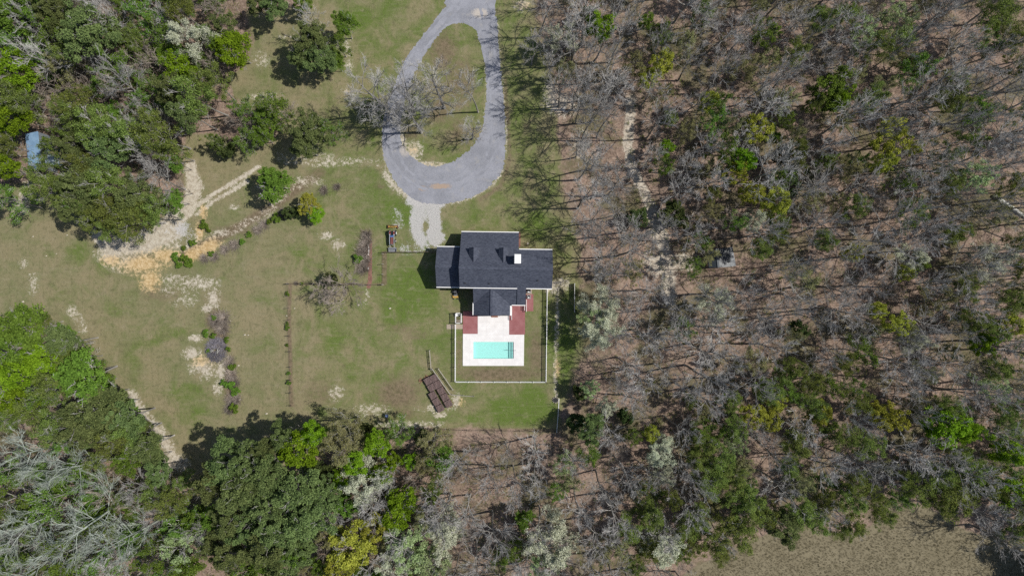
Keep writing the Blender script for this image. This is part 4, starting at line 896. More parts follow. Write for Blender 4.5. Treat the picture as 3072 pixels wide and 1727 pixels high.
for i in range(3):                                   # low twiggy bushes
    C = MB()
    for k in range(420):
        a = rng.uniform(0, 6.28); rr = abs(rng.normal()) * .55; p = np.array((math.cos(a) * rr, math.sin(a) * rr, 0)); d = np.array((math.cos(a) * .8, math.sin(a) * .8, rng.uniform(.5, 1.6))) + rng.normal(size=3) * .35
        lp, _ = limbpath(p, d, rng.uniform(.7, 1.6), 3, .2, 0, rng); C.tube(lp, [.02, .016, .012, .006], 3, False)
    T = MB(); [T.tube([(rng.normal() * .2, rng.normal() * .2, 0), (rng.normal() * .5, rng.normal() * .5, 1.0)], [.04, .02], 5) for _ in range(6)]; proto('tangle', T, C, 'twig_brown', 'twig_brown')
R0['tangle'] = (1.5, 1.8)
for i in range(3):
    cen = ell(16, .85, .55, .7, .3, -.9, 40 + i); T = MB(); [T.tube([(0, 0, 0), tuple(c)], [.04, .015], 5, False) for c in cen[:7]]; proto('shrub', T, clumps(cen, rng.uniform(.2, .42, 16), 90, .16, .8, .3, .2), 'mid', 'bark')
R0['shrub'] = (1.1, 1.4)
NAME = {'bare': ('bare_tree', 'bare grey tree', 'tree', 'bare grey trees of the woods'), 'brown': ('bare_sapling', 'small bare brown-twigged tree', 'tree', 'small bare understory trees'), 'wide': ('bare_tree', 'wide spreading bare tree', 'tree', 'wide bare trees'), 'pale': ('pale_tree', 'large pale-limbed bare tree', 'tree', 'large pale bare trees at lower left'),
        'pine': ('pine_tree', 'dark green pine', 'tree', 'pine trees'), 'soft': ('pine_tree', 'soft olive-green pine', 'tree', 'soft olive-green pines'), 'ever': ('evergreen_tree', 'small dark evergreen', 'tree', 'small dark evergreens'), 'bright': ('young_leaf_tree', 'bright green leafing tree', 'tree', 'bright green trees'),
        'mid': ('leafy_tree', 'mid green leafy tree', 'tree', 'mid green trees'), 'yellow': ('oak_tree', 'yellow-green budding tree', 'tree', 'yellow-green trees'), 'pgreen': ('pale_green_tree', 'pale green tree', 'tree', 'pale green trees'),
        'white': ('blossom_tree', 'whitish blossoming tree', 'tree', 'whitish blossoming trees'), 'olive': ('budding_tree', 'olive-tan budding tree', 'tree', 'olive-tan budding trees'), 'haze': ('sparse_tree', 'sparsely green twiggy tree', 'tree', 'sparsely green trees'),
        'tangle': ('brush', 'brown twiggy bush', 'bush', 'brown twiggy bushes'), 'shrub': ('shrub', 'small green shrub', 'shrub', 'small green shrubs')}
TREES = []; SRC = {}; cnt = {}
def plant(kind, x, y, rad, hgt, label=None, lean=None, mats=None):
    k = cnt[kind] = cnt.get(kind, -1) + 1; vi = k % len(PROTO[kind]); T, C, Lm = PROTO[kind][vi]; r0, h0 = R0[kind]
    nm, adj, cat, grp = NAME[kind]
    if (kind, vi) not in SRC:
        o = empty(nm); a = bpy.data.objects.new('trunk', T); c = bpy.data.objects.new('crown', C)
        for q_ in (a, c): COL.objects.link(q_); q_.parent = o
        if Lm: l = bpy.data.objects.new('branches', Lm); COL.objects.link(l); l.parent = o
        SRC[(kind, vi)] = o
    else: o = copy_tree(SRC[(kind, vi)])
    s = rad / r0; o.location = (x, y, 0); o.scale = (s, s * random.uniform(.9, 1.1), hgt / h0)
    o.rotation_euler = (0, 0, random.uniform(0, 6.28))
    if lean: # lean the stem towards a direction (radians, azimuth)
        a_, az = lean; o.rotation_mode = 'QUATERNION'
        q_ = Matrix.Rotation(a_, 4, Vector((-math.sin(az), math.cos(az), 0))).to_quaternion(); o.rotation_quaternion = q_ @ Matrix.Rotation(random.uniform(0, 6.28), 4, 'Z').to_quaternion()
    tag(o, label, cat, grp); TREES.append([o, kind, x / S + 1536, 863.5 - y / S, rad / S, hgt, label]); return o
def tree(kind, u, v, r, h=None, label=None, lean=None):
    """u, v: crown centre as seen in the photo, r: crown radius in photo pixels"""
    if not label and kind in ('pine', 'mid') and (u > 1750 or (u < 640 and v < 700 and (int(u) + int(v)) % 3) or (u < 640 and v > 900 and (int(u) + int(v)) % 4 == 0)): kind = 'soft'
    h = h or R0[kind][1]; hc = h * (.55 if kind in ('shrub', 'tangle', 'ever') else .74); x, y = W(u, v, hc)
    return plant(kind, x, y, r * S * (1 - hc / H), h, label, lean)

N_ = None
# --- upper left
for a in [('pine', 262, 90, 95, 17, 'broad dark pine in the upper left corner woods'), ('bright', 695, 140, 62, 11, 'round bright green tree at the wood edge in the upper left'), ('white', 578, 122, 66, 13, 'silvery white blossoming tree left of the round bright green tree'),
          ('bare', 350, 250, 78, 18, 'pale grey bare tree leaning over the upper left pines'), ('haze', 340, 190, 60, 14), ('bright', 540, 210, 48, 14, 'bright green tree top above the tall pine group, upper left'), ('pine', 590, 290, 80, 16), ('pine', 560, 340, 55, 15), ('pine', 630, 250, 60, 14), ('pine', 510, 270, 55, 15),
          ('pine', 238, 300, 66, 15), ('pine', 222, 362, 60, 15), ('pine', 290, 380, 80, 16), ('pine', 388, 412, 74, 16), ('pine', 465, 400, 80, 16), ('pine', 320, 448, 60, 15), ('pine', 500, 450, 45, 13),
          ('bare', 447, 453, 58, 15), ('bare', 455, 537, 60, 15), ('pine', 161, 573, 66, 14), ('pine', 256, 545, 76, 15), ('pine', 330, 560, 74, 15), ('pine', 410, 580, 70, 15), ('pine', 230, 610, 60, 14), ('pine', 320, 632, 72, 14), ('pine', 398, 650, 70, 14), ('pine', 460, 640, 60, 13), ('pine', 355, 690, 48, 11), ('pine', 290, 660, 50, 13),
          ('pine', 214, 440, 46, 13), ('mid', 519, 489, 30, 9), ('mid', 513, 597, 36, 9), ('mid', 262, 505, 56, 15), ('mid', 250, 620, 30, 13), ('brown', 530, 565, 30, 8),
          ('bright', 36, 215, 62, 16, 'bright green tree touching the left edge, upper part'), ('pine', 50, 290, 60, 14), ('mid', 80, 300, 36, 12), ('bright', 30, 350, 52, 13), ('pine', 6, 430, 46, 12), ('bright', 12, 505, 46, 12), ('mid', 85, 225, 40, 12), ('haze', 12, 603, 66, 12, 'grey hazy twiggy tree at the left edge below the barn'),
          ('mid', 36, 48, 70, 15), ('haze', 48, 130, 70, 14), ('haze', 120, 40, 66, 14), ('bare', 107, 160, 66, 16), ('haze', 150, 110, 60, 12), ('bare', 270, 18, 60, 15), ('bare', 335, 36, 64, 15), ('haze', 425, 40, 60, 14), ('haze', 470, 90, 56, 12), ('pine', 537, 22, 62, 13), ('brown', 644, 36, 50, 11), ('pine', 674, 72, 38, 9), ('mid', 400, 120, 44, 12), ('brown', 420, 170, 60, 11), ('brown', 150, 240, 60, 10), ('olive', 200, 200, 56, 11), ('brown', 470, 200, 50, 11), ('brown', 100, 300, 44, 9), ('brown', 160, 310, 50, 9), ('bare', 470, 350, 50, 13), ('haze', 420, 310, 50, 12), ('pine', 150, 30, 60, 14), ('pine', 200, 150, 50, 12), ('haze', 30, 10, 50, 14), ('haze', 620, 100, 40, 8),
          # strip right of the pines
          ('haze', 740, 330, 50, 11), ('brown', 705, 350, 44, 10), ('haze', 640, 420, 30, 8), ('ever', 675, 442, 34, 6, 'small dark evergreen casting a long shadow left of the pine by the sandy strip'), ('haze', 735, 420, 46, 9), ('mid', 780, 405, 36, 8), ('haze', 810, 318, 66, 11), ('mid', 800, 360, 40, 8), ('brown', 850, 330, 40, 9),
          ('pine', 929, 390, 62, 12, 'dense pine standing alone above the sandy strip, centre left'), ('pine', 915, 440, 48, 10), ('haze', 985, 390, 40, 10), ('mid', 826, 548, 62, 8.5, 'round dense green tree beside the rutted track'), ('yellow', 928, 612, 36, 6, 'small yellow-green tree right of the round dense tree'), ('bright', 945, 645, 30, 5), ('ever', 872, 636, 26, 4.5),
          ('pine', 930, 110, 62, 12, 'dark pine of the tree group left of the driveway top'), ('pine', 960, 170, 56, 10), ('mid', 1028, 72, 44, 9, 'green tree at the right side of the group left of the driveway top'), ('haze', 1010, 130, 44, 9), ('pine', 905, 170, 44, 9), ('bare', 940, 60, 50, 12), ('pine', 822, 14, 50, 9), ('mid', 905, 4, 34, 7), ('pine', 770, 20, 40, 8), ('mid', 1005, 185, 34, 7),
          ('ever', 1108, 322, 30, 6, 'dark cedar under the bare trees left of the driveway loop'), ('ever', 992, 836, 24, 4.5, 'dark green bush half hidden by the bare tree at the wire fence'), ('brown', 965, 870, 46, 6)]:
    tree(*a)
for a in [('mid', 128, 968, 40, 7), ('mid', 190, 1000, 36, 6), ('pine', 222, 1035, 36, 7), ('mid', 252, 1075, 36, 7), ('pine', 282, 1110, 36, 7), ('mid', 305, 1145, 34, 6), ('pine', 335, 1180, 36, 7), ('pine', 368, 1212, 36, 7), ('mid', 395, 1250, 34, 6), ('pine', 425, 1285, 36, 7), ('mid', 452, 1330, 34, 6), ('pine', 470, 1375, 34, 7), ('pine', 330, 1235, 50, 10), ('mid', 260, 1150, 50, 10), ('mid', 200, 1080, 50, 10)]:
    tree(*a)
# --- island trees
for a in [('wide', 1118, 266, 98, 19, 'wide bare tree overhanging the left side of the driveway loop'), ('wide', 1200, 262, 80, 20, 'tall bare tree at the left edge of the driveway island'), ('wide', 1236, 350, 72, 15, 'low bare tree at the lower left of the driveway island'), ('wide', 1308, 256, 84, 18, 'bare tree in the middle of the driveway island'),
          ('bare', 1420, 262, 56, 20, 'thin bare tree at the right of the driveway island'), ('wide', 1408, 388, 48, 10, 'small leaning bare tree at the lower right of the driveway island'), ('wide', 1165, 335, 60, 13), ('brown', 1335, 215, 46, 11), ('bare', 1260, 300, 44, 11),
          ('brown', 1042, 848, 72, 8.5, 'spreading bare tree over the wire fence left of the garage'), ('brown', 985, 880, 46, 7), ('brown', 1010, 900, 44, 6)]:
    tree(*a)
# --- lower left
for a in [('mid', 60, 985, 82, 14), ('mid', 40, 1050, 70, 14), ('pine', 185, 1025, 56, 13, 'rounded green tree at the tip of the lower left wood edge'), ('bright', 40, 1125, 64, 15), ('bright', 137, 1080, 60, 13, 'bright green tree just below the tip of the lower left wood edge'), ('mid', 238, 1120, 84, 14), ('mid', 150, 1150, 60, 14), ('bright', 48, 1200, 60, 14), ('mid', 100, 1240, 60, 13), ('pine', 298, 1235, 90, 14), ('pine', 370, 1255, 66, 13), ('pine', 240, 1290, 76, 14), ('pine', 340, 1320, 70, 13), ('pine', 441, 1340, 62, 12), ('pine', 400, 1300, 60, 12), ('mid', 167, 1281, 60, 13), ('mid', 380, 1385, 50, 12), ('pine', 477, 1420, 46, 11), ('mid', 524, 1500, 66, 12), ('pine', 470, 1470, 50, 11), ('mid', 300, 1380, 46, 11), ('haze', 120, 1180, 50, 14), ('haze', 200, 1330, 50, 13), ('mid', 20, 1260, 50, 14), ('mid', 560, 1440, 36, 9), ('mid', 590, 1560, 50, 10),
          ('pale', 60, 1390, 105, 19, 'large pale bare tree leaning out at the left edge, uppermost of the lower left'), ('pale', 190, 1440, 95, 18), ('pale', 90, 1580, 110, 20), ('pale', 235, 1560, 110, 20), ('pale', 381, 1627, 92, 18, 'large pale bare tree near the bottom edge left of the big pines'), ('pale', 120, 1690, 100, 18), ('bare', 400, 1470, 54, 13), ('bare', 480, 1540, 50, 13), ('haze', 30, 1500, 80, 15), ('haze', 160, 1510, 80, 15), ('haze', 60, 1660, 80, 15), ('haze', 210, 1660, 80, 15), ('haze', 300, 1700, 70, 14), ('haze', 450, 1690, 66, 13), ('pgreen', 545, 1640, 70, 13), ('haze', 540, 1570, 60, 12), ('bare', 600, 1600, 50, 13), ('brown', 320, 1490, 60, 10), ('haze', 20, 1420, 60, 14), ('mid', 200, 1710, 50, 14), ('mid', 560, 1710, 50, 12), ('mid', 330, 1590, 50, 10),
          # big pine group
          ('pine', 690, 1395, 78, 19), ('pine', 745, 1370, 60, 19), ('pine', 645, 1450, 66, 18), ('pine', 720, 1460, 80, 19), ('pine', 800, 1410, 66, 20, 'big tall pine with broad crown, lower centre left'), ('pine', 887, 1470, 84, 18), ('pine', 800, 1500, 70, 17), ('pine', 917, 1550, 86, 17), ('pine', 830, 1580, 70, 17), ('pine', 740, 1590, 60, 15), ('pine', 804, 1645, 80, 17), ('pine', 900, 1640, 66, 15), ('pine', 690, 1560, 60, 15), ('pine', 700, 1660, 70, 15), ('mid', 890, 1655, 40, 15), ('mid', 640, 1560, 40, 11), ('pine', 850, 1710, 60, 14), ('haze', 730, 1715, 60, 14), ('pine', 960, 1500, 50, 13), ('pine', 640, 1640, 50, 12), ('mid', 780, 1700, 50, 13),
          ('bright', 893, 1355, 64, 17, 'large bright green tree right of the big lower pines'), ('bright', 935, 1300, 48, 15, 'bright green tree top at the lawn edge above the large bright green tree'), ('olive', 1030, 1290, 66, 15, 'tan budding tree at the lawn edge, lower centre'), ('olive', 1035, 1350, 60, 14), ('bright', 1060, 1390, 50, 11), ('bright', 1125, 1330, 44, 10), ('bright', 1180, 1382, 30, 9), ('bright', 1233, 1384, 28, 8, 'small bright green tree below the left end of the lower wire fence'), ('bright', 1205, 1508, 54, 11), ('bright', 1140, 1420, 40, 9), ('bright', 1022, 1440, 36, 9), ('bright', 1180, 1560, 46, 11), ('haze', 1197, 1302, 52, 9), ('ever', 1262, 1306, 26, 6, 'dark small evergreen at the left end of the lower wire fence'), ('ever', 1090, 1290, 26, 6), ('white', 1100, 1460, 72, 12, 'whitish blossoming tree among bright green trees, lower centre'), ('bare', 1150, 1440, 50, 12), ('olive', 1304, 1335, 58, 9), ('yellow', 1054, 1640, 84, 13, 'wide yellow-green tree at the bottom edge'), ('yellow', 1120, 1590, 50, 12), ('olive', 980, 1600, 50, 12), ('yellow', 1010, 1700, 50, 12), ('pgreen', 1230, 1640, 80, 13), ('white', 1320, 1600, 80, 12, 'wide whitish tree at the bottom edge right of the yellow-green tree'), ('pgreen', 1290, 1690, 70, 12), ('white', 1180, 1700, 60, 12), ('olive', 1270, 1400, 46, 9), ('ever', 960, 1420, 40, 9), ('pine', 985, 1460, 40, 11), ('mid', 1040, 1520, 40, 10), ('olive', 970, 1340, 44, 12), ('haze', 1300, 1460, 50, 11), ('pine', 860, 1310, 50, 16), ('pine', 800, 1345, 50, 17), ('brown', 1240, 1450, 40, 9)]:
    tree(*a)
# --- right woods, coloured crowns
for a in [('bright', 1808, 82, 52, 12, 'brightest green tree in the upper woods near the driveway top'), ('ever', 1769, 42, 30, 7), ('white', 1697, 105, 56, 10, 'silvery blossoming tree left of the brightest green tree'), ('yellow', 1985, 190, 46, 12, 'yellow-green tree at the top of the sandy trail'), ('yellow', 1940, 235, 36, 10), ('ever', 2022, 641, 50, 8, 'round olive evergreen beside the lower sandy trail'), ('ever', 1915, 655, 36, 6), ('bright', 2001, 441, 26, 8), ('bright', 2232, 480, 42, 12, 'bright green tree in the middle woods above the round evergreen'), ('yellow', 2276, 385, 48, 13), ('yellow', 2255, 580, 40, 12), ('mid', 2139, 585, 30, 9), ('mid', 2109, 42, 42, 11), ('white', 2258, 656, 40, 11, 'pinkish white blossoming tree above the dark roofed shed'), ('pine', 2276, 746, 46, 11), ('haze', 2110, 730, 36, 8), ('yellow', 2334, 603, 50, 13), ('ever', 2372, 560, 40, 8), ('ever', 2370, 520, 30, 8), ('mid', 2328, 700, 48, 11), ('olive', 2364, 298, 40, 12), ('haze', 2160, 300, 44, 12), ('mid', 2010, 350, 30, 8),
          ('mid', 2543, 40, 52, 13), ('pgreen', 2700, 50, 60, 13, 'pale green tree near the top edge, right woods'), ('mid', 2638, 140, 52, 12), ('mid', 2490, 270, 66, 13, 'spreading green tree in the upper right woods'), ('mid', 2440, 320, 36, 11), ('yellow', 2680, 410, 62, 14, 'tall yellow-green tree in the right woods'), ('yellow', 2650, 489, 38, 13), ('yellow', 2745, 441, 26, 12), ('pgreen', 2925, 530, 56, 13), ('mid', 2850, 560, 46, 12), ('haze', 2900, 420, 50, 13), ('white', 2722, 782, 52, 10, 'round pale blossoming tree left of the taller white one, right woods'), ('white', 2960, 790, 70, 13, 'tall white blossoming tree near the right edge'), ('mid', 3056, 794, 44, 13), ('pine', 3050, 730, 40, 12), ('pine', 3055, 200, 44, 12), ('mid', 2390, 440, 40, 11), ('ever', 2345, 470, 34, 9), ('mid', 2390, 480, 34, 9),
          ('yellow', 2691, 968, 42, 12, 'compact yellow-green tree in the middle right woods'), ('white', 2751, 1031, 42, 11, 'small white blossoming tree right of the compact yellow-green tree'), ('yellow', 2632, 930, 30, 11), ('yellow', 3043, 977, 40, 13, 'yellow-green tree at the right edge'), ('bright', 2945, 1034, 42, 12), ('bright', 2840, 1275, 66, 14, 'large bright green tree in the lower right woods'), ('bright', 2900, 1290, 44, 13), ('yellow', 2673, 1250, 48, 12), ('yellow', 2630, 1235, 40, 11), ('mid', 2830, 1215, 44, 12), ('pgreen', 2985, 1165, 50, 12), ('bright', 3035, 1350, 46, 14), ('bright', 3030, 1470, 60, 14, 'bright green tree at the right edge above the meadow shadows'), ('mid', 2960, 1440, 60, 13), ('pine', 2870, 1490, 84, 12), ('pine', 2790, 1490, 50, 10), ('pine', 2590, 1335, 58, 13), ('pine', 2572, 1440, 50, 12), ('pine', 2644, 1550, 44, 11), ('pine', 2352, 1572, 66, 12, 'dark pine at the upper edge of the meadow'), ('pine', 2300, 1540, 50, 11), ('pine', 2566, 1570, 46, 10), ('pine', 2520, 1590, 40, 9), ('mid', 2370, 1100, 46, 11), ('mid', 2340, 1130, 40, 10), ('mid', 2540, 1090, 44, 11), ('mid', 2960, 1000, 50, 13), ('pine', 3040, 900, 60, 14), ('mid', 2900, 960, 50, 12), ('mid', 2430, 1150, 50, 11), ('mid', 2310, 1180, 46, 11), ('yellow', 2310, 1265, 40, 11), ('mid', 2370, 1400, 50, 11), ('haze', 2480, 1280, 50, 11), ('mid', 2520, 1300, 50, 12), ('ever', 2400, 990, 36, 8), ('mid', 3010, 1250, 50, 13), ('pine', 2470, 1500, 46, 11), ('pine', 3060, 1600, 50, 12), ('haze', 2700, 1500, 44, 10),
          ('white', 1797, 905, 62, 11, 'upper pale blossoming tree at the wood edge right of the pool'), ('white', 1800, 1000, 66, 11, 'lower pale blossoming tree at the wood edge right of the pool'), ('pgreen', 1780, 955, 46, 10), ('pgreen', 1768, 1165, 34, 7), ('white', 1822, 1228, 34, 9), ('pine', 1774, 1290, 50, 10, 'dark pine at the lower right corner of the lawn'), ('ever', 1740, 1180, 26, 6), ('ever', 1725, 1265, 30, 7), ('white', 1995, 1362, 50, 12), ('white', 1985, 1420, 42, 11), ('pgreen', 1691, 1394, 40, 10), ('olive', 1705, 1450, 40, 10), ('white', 1661, 1627, 96, 13, 'very wide whitish tree at the bottom edge, centre right'), ('pgreen', 1630, 1690, 60, 12), ('pine', 2096, 1372, 50, 11), ('pine', 2132, 1430, 62, 12), ('pine', 2215, 1496, 62, 12), ('pine', 1935, 1519, 40, 10), ('pine', 1893, 1579, 52, 11), ('pine', 2096, 1543, 50, 11), ('pine', 2221, 1600, 58, 11), ('pine', 2132, 1633, 60, 11), ('pine', 2170, 1660, 40, 9), ('mid', 2191, 1204, 42, 11), ('mid', 2287, 1162, 46, 11), ('yellow', 2260, 1250, 44, 11), ('haze', 2114, 1305, 46, 11), ('mid', 2072, 1205, 26, 8), ('yellow', 1953, 1299, 30, 9), ('white', 2140, 920, 62, 12, 'wide pale blossoming tree in the woods below the dark roofed shed'), ('white', 2000, 1640, 70, 12, 'grey-white twiggy tree at the left corner of the meadow'), ('pine', 1900, 1690, 40, 10), ('ever', 1880, 1250, 30, 7), ('pine', 2010, 1500, 40, 10), ('pine', 2070, 1640, 44, 9), ('mid', 1570, 1560, 36, 8), ('haze', 1540, 1650, 50, 11)]:
    tree(*a)
# --- bare trees placed where the photo shows clear crowns
for a in [('bare', 1388, 1400, 62, 14), ('bare', 1459, 1445, 56, 14), ('bare', 1286, 1500, 50, 13), ('bare', 1513, 1360, 40, 12), ('bare', 1471, 1600, 80, 15), ('bare', 1400, 1540, 60, 14), ('bare', 1613, 1436, 54, 14), ('bare', 1605, 1350, 54, 14), ('bare', 1786, 1615, 72, 15), ('bare', 1810, 1460, 60, 14), ('bare', 1720, 1400, 50, 13), ('bare', 1995, 1600, 60, 14), ('bare', 1740, 1520, 56, 14), ('bare', 1340, 1440, 40, 11), ('bare', 1420, 1690, 60, 14), ('bare', 1530, 1500, 40, 11),
          ('bare', 1800, 565, 66, 16, 'bare tree whose shadow fans over the lawn right of the driveway apron'), ('bare', 1790, 650, 60, 16), ('bare', 1800, 470, 66, 16), ('bare', 1770, 375, 60, 16), ('bare', 1690, 265, 50, 15), ('bare', 1770, 250, 50, 14), ('bare', 1820, 770, 60, 16, 'bare tree right of the house whose shadow touches the roof'), ('bare', 1790, 810, 46, 14), ('bare', 1625, 30, 60, 15, 'bare tree at the right side of the driveway top'), ('bare', 1600, 130, 50, 14), ('bare', 1920, 1130, 66, 15), ('bare', 1880, 1090, 50, 14), ('bare', 1975, 690, 66, 14), ('bare', 1810, 700, 44, 13), ('bare', 1660, 190, 40, 12), ('olive', 1700, 210, 40, 10), ('bare', 1900, 1210, 50, 13), ('bare', 1740, 690, 40, 13), ('bare', 1855, 880, 44, 14), ('bare', 1850, 1010, 46, 14), ('bare', 1870, 1160, 46, 14),
          ('bare', 2907, 150, 76, 17), ('bare', 3010, 280, 60, 16), ('bare', 3020, 420, 66, 16), ('bare', 2709, 1156, 66, 15), ('bare', 2483, 1412, 72, 15), ('bare', 2644, 1418, 56, 14), ('bare', 2790, 1376, 84, 15), ('bare', 2340, 1460, 60, 14), ('bare', 2500, 1531, 54, 13), ('bare', 2420, 1290, 60, 14), ('bare', 2960, 1560, 60, 13), ('bare', 3040, 1640, 66, 14)]:
    tree(*a)
for u, v, k, rr, h in [(3090, 1690, 'ever', 4.5, 10), (3120, 1640, 'soft', 5, 13), (3100, 1590, 'bare', 5, 15), (3060, 1540, 'soft', 4, 12), (3000, 1490, 'bare', 4.5, 15), (3125, 1720, 'ever', 4.5, 11), (3040, 1500, 'soft', 4.5, 13), (2950, 1460, 'soft', 4, 12), (3140, 1560, 'soft', 5, 15), (3085, 1745, 'bare', 4.5, 14)]:
    plant(k, *W(u, v), rr, h)
for a in [('soft', 2100, 1330, 56, 12), ('soft', 2160, 1380, 60, 12), ('soft', 2190, 1440, 60, 12), ('soft', 2270, 1540, 60, 12), ('soft', 2400, 1540, 60, 12), ('soft', 2450, 1560, 50, 11), ('soft', 2060, 1580, 50, 11), ('soft', 1960, 1560, 50, 11), ('soft', 1930, 1640, 50, 11), ('soft', 2180, 1560, 60, 11), ('soft', 2540, 1500, 60, 12), ('soft', 2620, 1500, 50, 12), ('soft', 2730, 1450, 60, 12), ('soft', 2820, 1440, 60, 12), ('soft', 2920, 1400, 60, 13), ('soft', 2380, 1330, 60, 12), ('soft', 2440, 1220, 50, 11), ('soft', 2200, 1270, 50, 11), ('soft', 2560, 1200, 50, 12), ('soft', 2870, 1350, 50, 12), ('soft', 2990, 1100, 56, 13), ('soft', 2890, 860, 50, 12), ('soft', 2830, 300, 60, 13), ('soft', 2600, 300, 50, 12), ('soft', 3040, 560, 50, 12), ('soft', 2460, 60, 56, 13), ('soft', 2990, 40, 66, 15), ('soft', 3040, 110, 60, 14), ('soft', 2370, 170, 50, 12), ('soft', 2570, 620, 46, 11), ('soft', 2470, 720, 46, 11), ('soft', 2860, 700, 46, 11), ('yellow', 2130, 300, 34, 11), ('yellow', 2210, 520, 40, 12), ('yellow', 2460, 1240, 44, 11), ('pgreen', 2200, 1330, 44, 11), ('bright', 2520, 300, 34, 12), ('yellow', 2720, 820, 30, 10), ('pgreen', 2600, 100, 50, 12), ('yellow', 2560, 760, 30, 10), ('yellow', 2330, 1200, 36, 10), ('olive', 2240, 200, 50, 12), ('olive', 2560, 500, 50, 12), ('olive', 2800, 900, 56, 12), ('olive', 2130, 760, 40, 10), ('olive', 2420, 830, 50, 11), ('olive', 2250, 1080, 50, 11), ('haze', 2600, 1060, 56, 12), ('haze', 2750, 640, 56, 12), ('haze', 2300, 100, 56, 13), ('haze', 2750, 200, 60, 13), ('olive', 2980, 640, 50, 12), ('haze', 2950, 330, 60, 13), ('olive', 2050, 130, 44, 11), ('haze', 2180, 430, 50, 12), ('olive', 2450, 600, 46, 11), ('haze', 2050, 980, 46, 11)]:
    tree(*a)
# trunks outside the picture on the right cannot be seen; those just inside are filled below
def inside(poly, u, v): return bool(pip(poly, np.array(u), np.array(v)))
F_RIGHT = [(1690, -30), (1712, 250), (1722, 600), (1750, 700), (1790, 900), (1775, 1150), (1730, 1310), (1400, 1330), (1340, 1400), (1340, 1760), (2020, 1760), (2060, 1600), (2250, 1530), (2450, 1480), (2560, 1400), (2700, 1400), (2800, 1420), (2960, 1500), (3110, 1560), (3110, -30)]
TRAIL = [(1894, 300), (1880, 430), (1925, 560), (1960, 650), (1995, 760), (2010, 870)]
KEEP = [(2160, 785, 66), (2110, 775, 50), (1666, 1199, 30), (1990, 790, 50), (1940, 800, 46), (1970, 800, 50)]
pts = [(t[2], t[3], t[1]) for t in TREES]
nb = 0
for n in range(16000):
    u, v = random.uniform(1340, 3110), random.uniform(-30, 1760)
    if not inside(F_RIGHT, u, v): continue
    cu_, cv_ = (u - 1536) * 1.12 + 1536, (v - 863.5) * 1.12 + 863.5
    if min(segdist(TRAIL, np.array([u]), np.array([v]))) < 22 or segdist(TRAIL, np.array([cu_]), np.array([cv_]))[0] < 56: continue
    if any(math.hypot(u - a, v - b_) < c for a, b_, c in KEEP): continue
    gapf = random.uniform(38, 56) if u < 1860 and v < 900 else random.uniform(54, 84)
    ok = all(math.hypot(u - a, v - b_) > (gapf if k in ('bare', 'pale') else 40) for a, b_, k in pts)
    if not ok: continue
    kind = 'bare' if u < 1860 and v < 900 else random.choices(['bare', 'brown', 'haze', 'mid', 'ever', 'olive'], [60, 13, 15, 1, 1, 10])[0]
    h = {'bare': random.uniform(12, 21), 'brown': random.uniform(7, 12), 'haze': random.uniform(7, 12), 'mid': random.uniform(5, 9), 'ever': random.uniform(3, 7), 'olive': random.uniform(8, 12)}[kind]
    rr = {'bare': random.uniform(2.5, 4.9), 'brown': random.uniform(2, 3.2), 'haze': random.uniform(2.2, 3.2), 'mid': random.uniform(1.4, 2.4), 'ever': random.uniform(1.0, 2.2), 'olive': random.uniform(2, 3)}[kind]
    x, y = W(u, v); plant(kind, x, y, rr, h); pts.append((u, v, kind)); nb += 1
def fill(poly, bounds, n, gap, choices, weights):
    for _ in range(n):
        u, v = random.uniform(bounds[0], bounds[2]), random.uniform(bounds[1], bounds[3])
        if not inside(poly, u, v) or math.hypot(u - 160, v - 460) < 90: continue
        if any(math.hypot(u - a, v - b_) < gap for a, b_, k in pts): continue
        kind = random.choices(choices, weights)[0]; h = {'brown': random.uniform(7, 11), 'haze': random.uniform(7, 12), 'mid': random.uniform(5, 9), 'olive': random.uniform(7, 11), 'bare': random.uniform(11, 15)}[kind]
        x, y = W(u, v); plant(kind, x, y, random.uniform(2.2, 3.4) * (1.3 if kind == 'bare' else 1), h); pts.append((u, v, kind))
fill([(-20, -20), (690, -20), (700, 200), (560, 330), (500, 420), (300, 500), (180, 560), (-20, 560)], (-20, -20, 700, 560), 2500, 40, ['haze', 'brown', 'mid', 'olive', 'bare'], [38, 26, 16, 8, 12])
fill([(0, 1330), (300, 1380), (480, 1470), (600, 1560), (620, 1760), (-20, 1760)], (-20, 1330, 620, 1760), 1500, 42, ['haze', 'brown', 'mid', 'bare'], [35, 25, 20, 20])
fill([(960, 1380), (1340, 1330), (1340, 1760), (900, 1760)], (900, 1330, 1340, 1760), 1000, 42, ['haze', 'brown', 'olive', 'mid', 'bare'], [25, 20, 20, 15, 20])
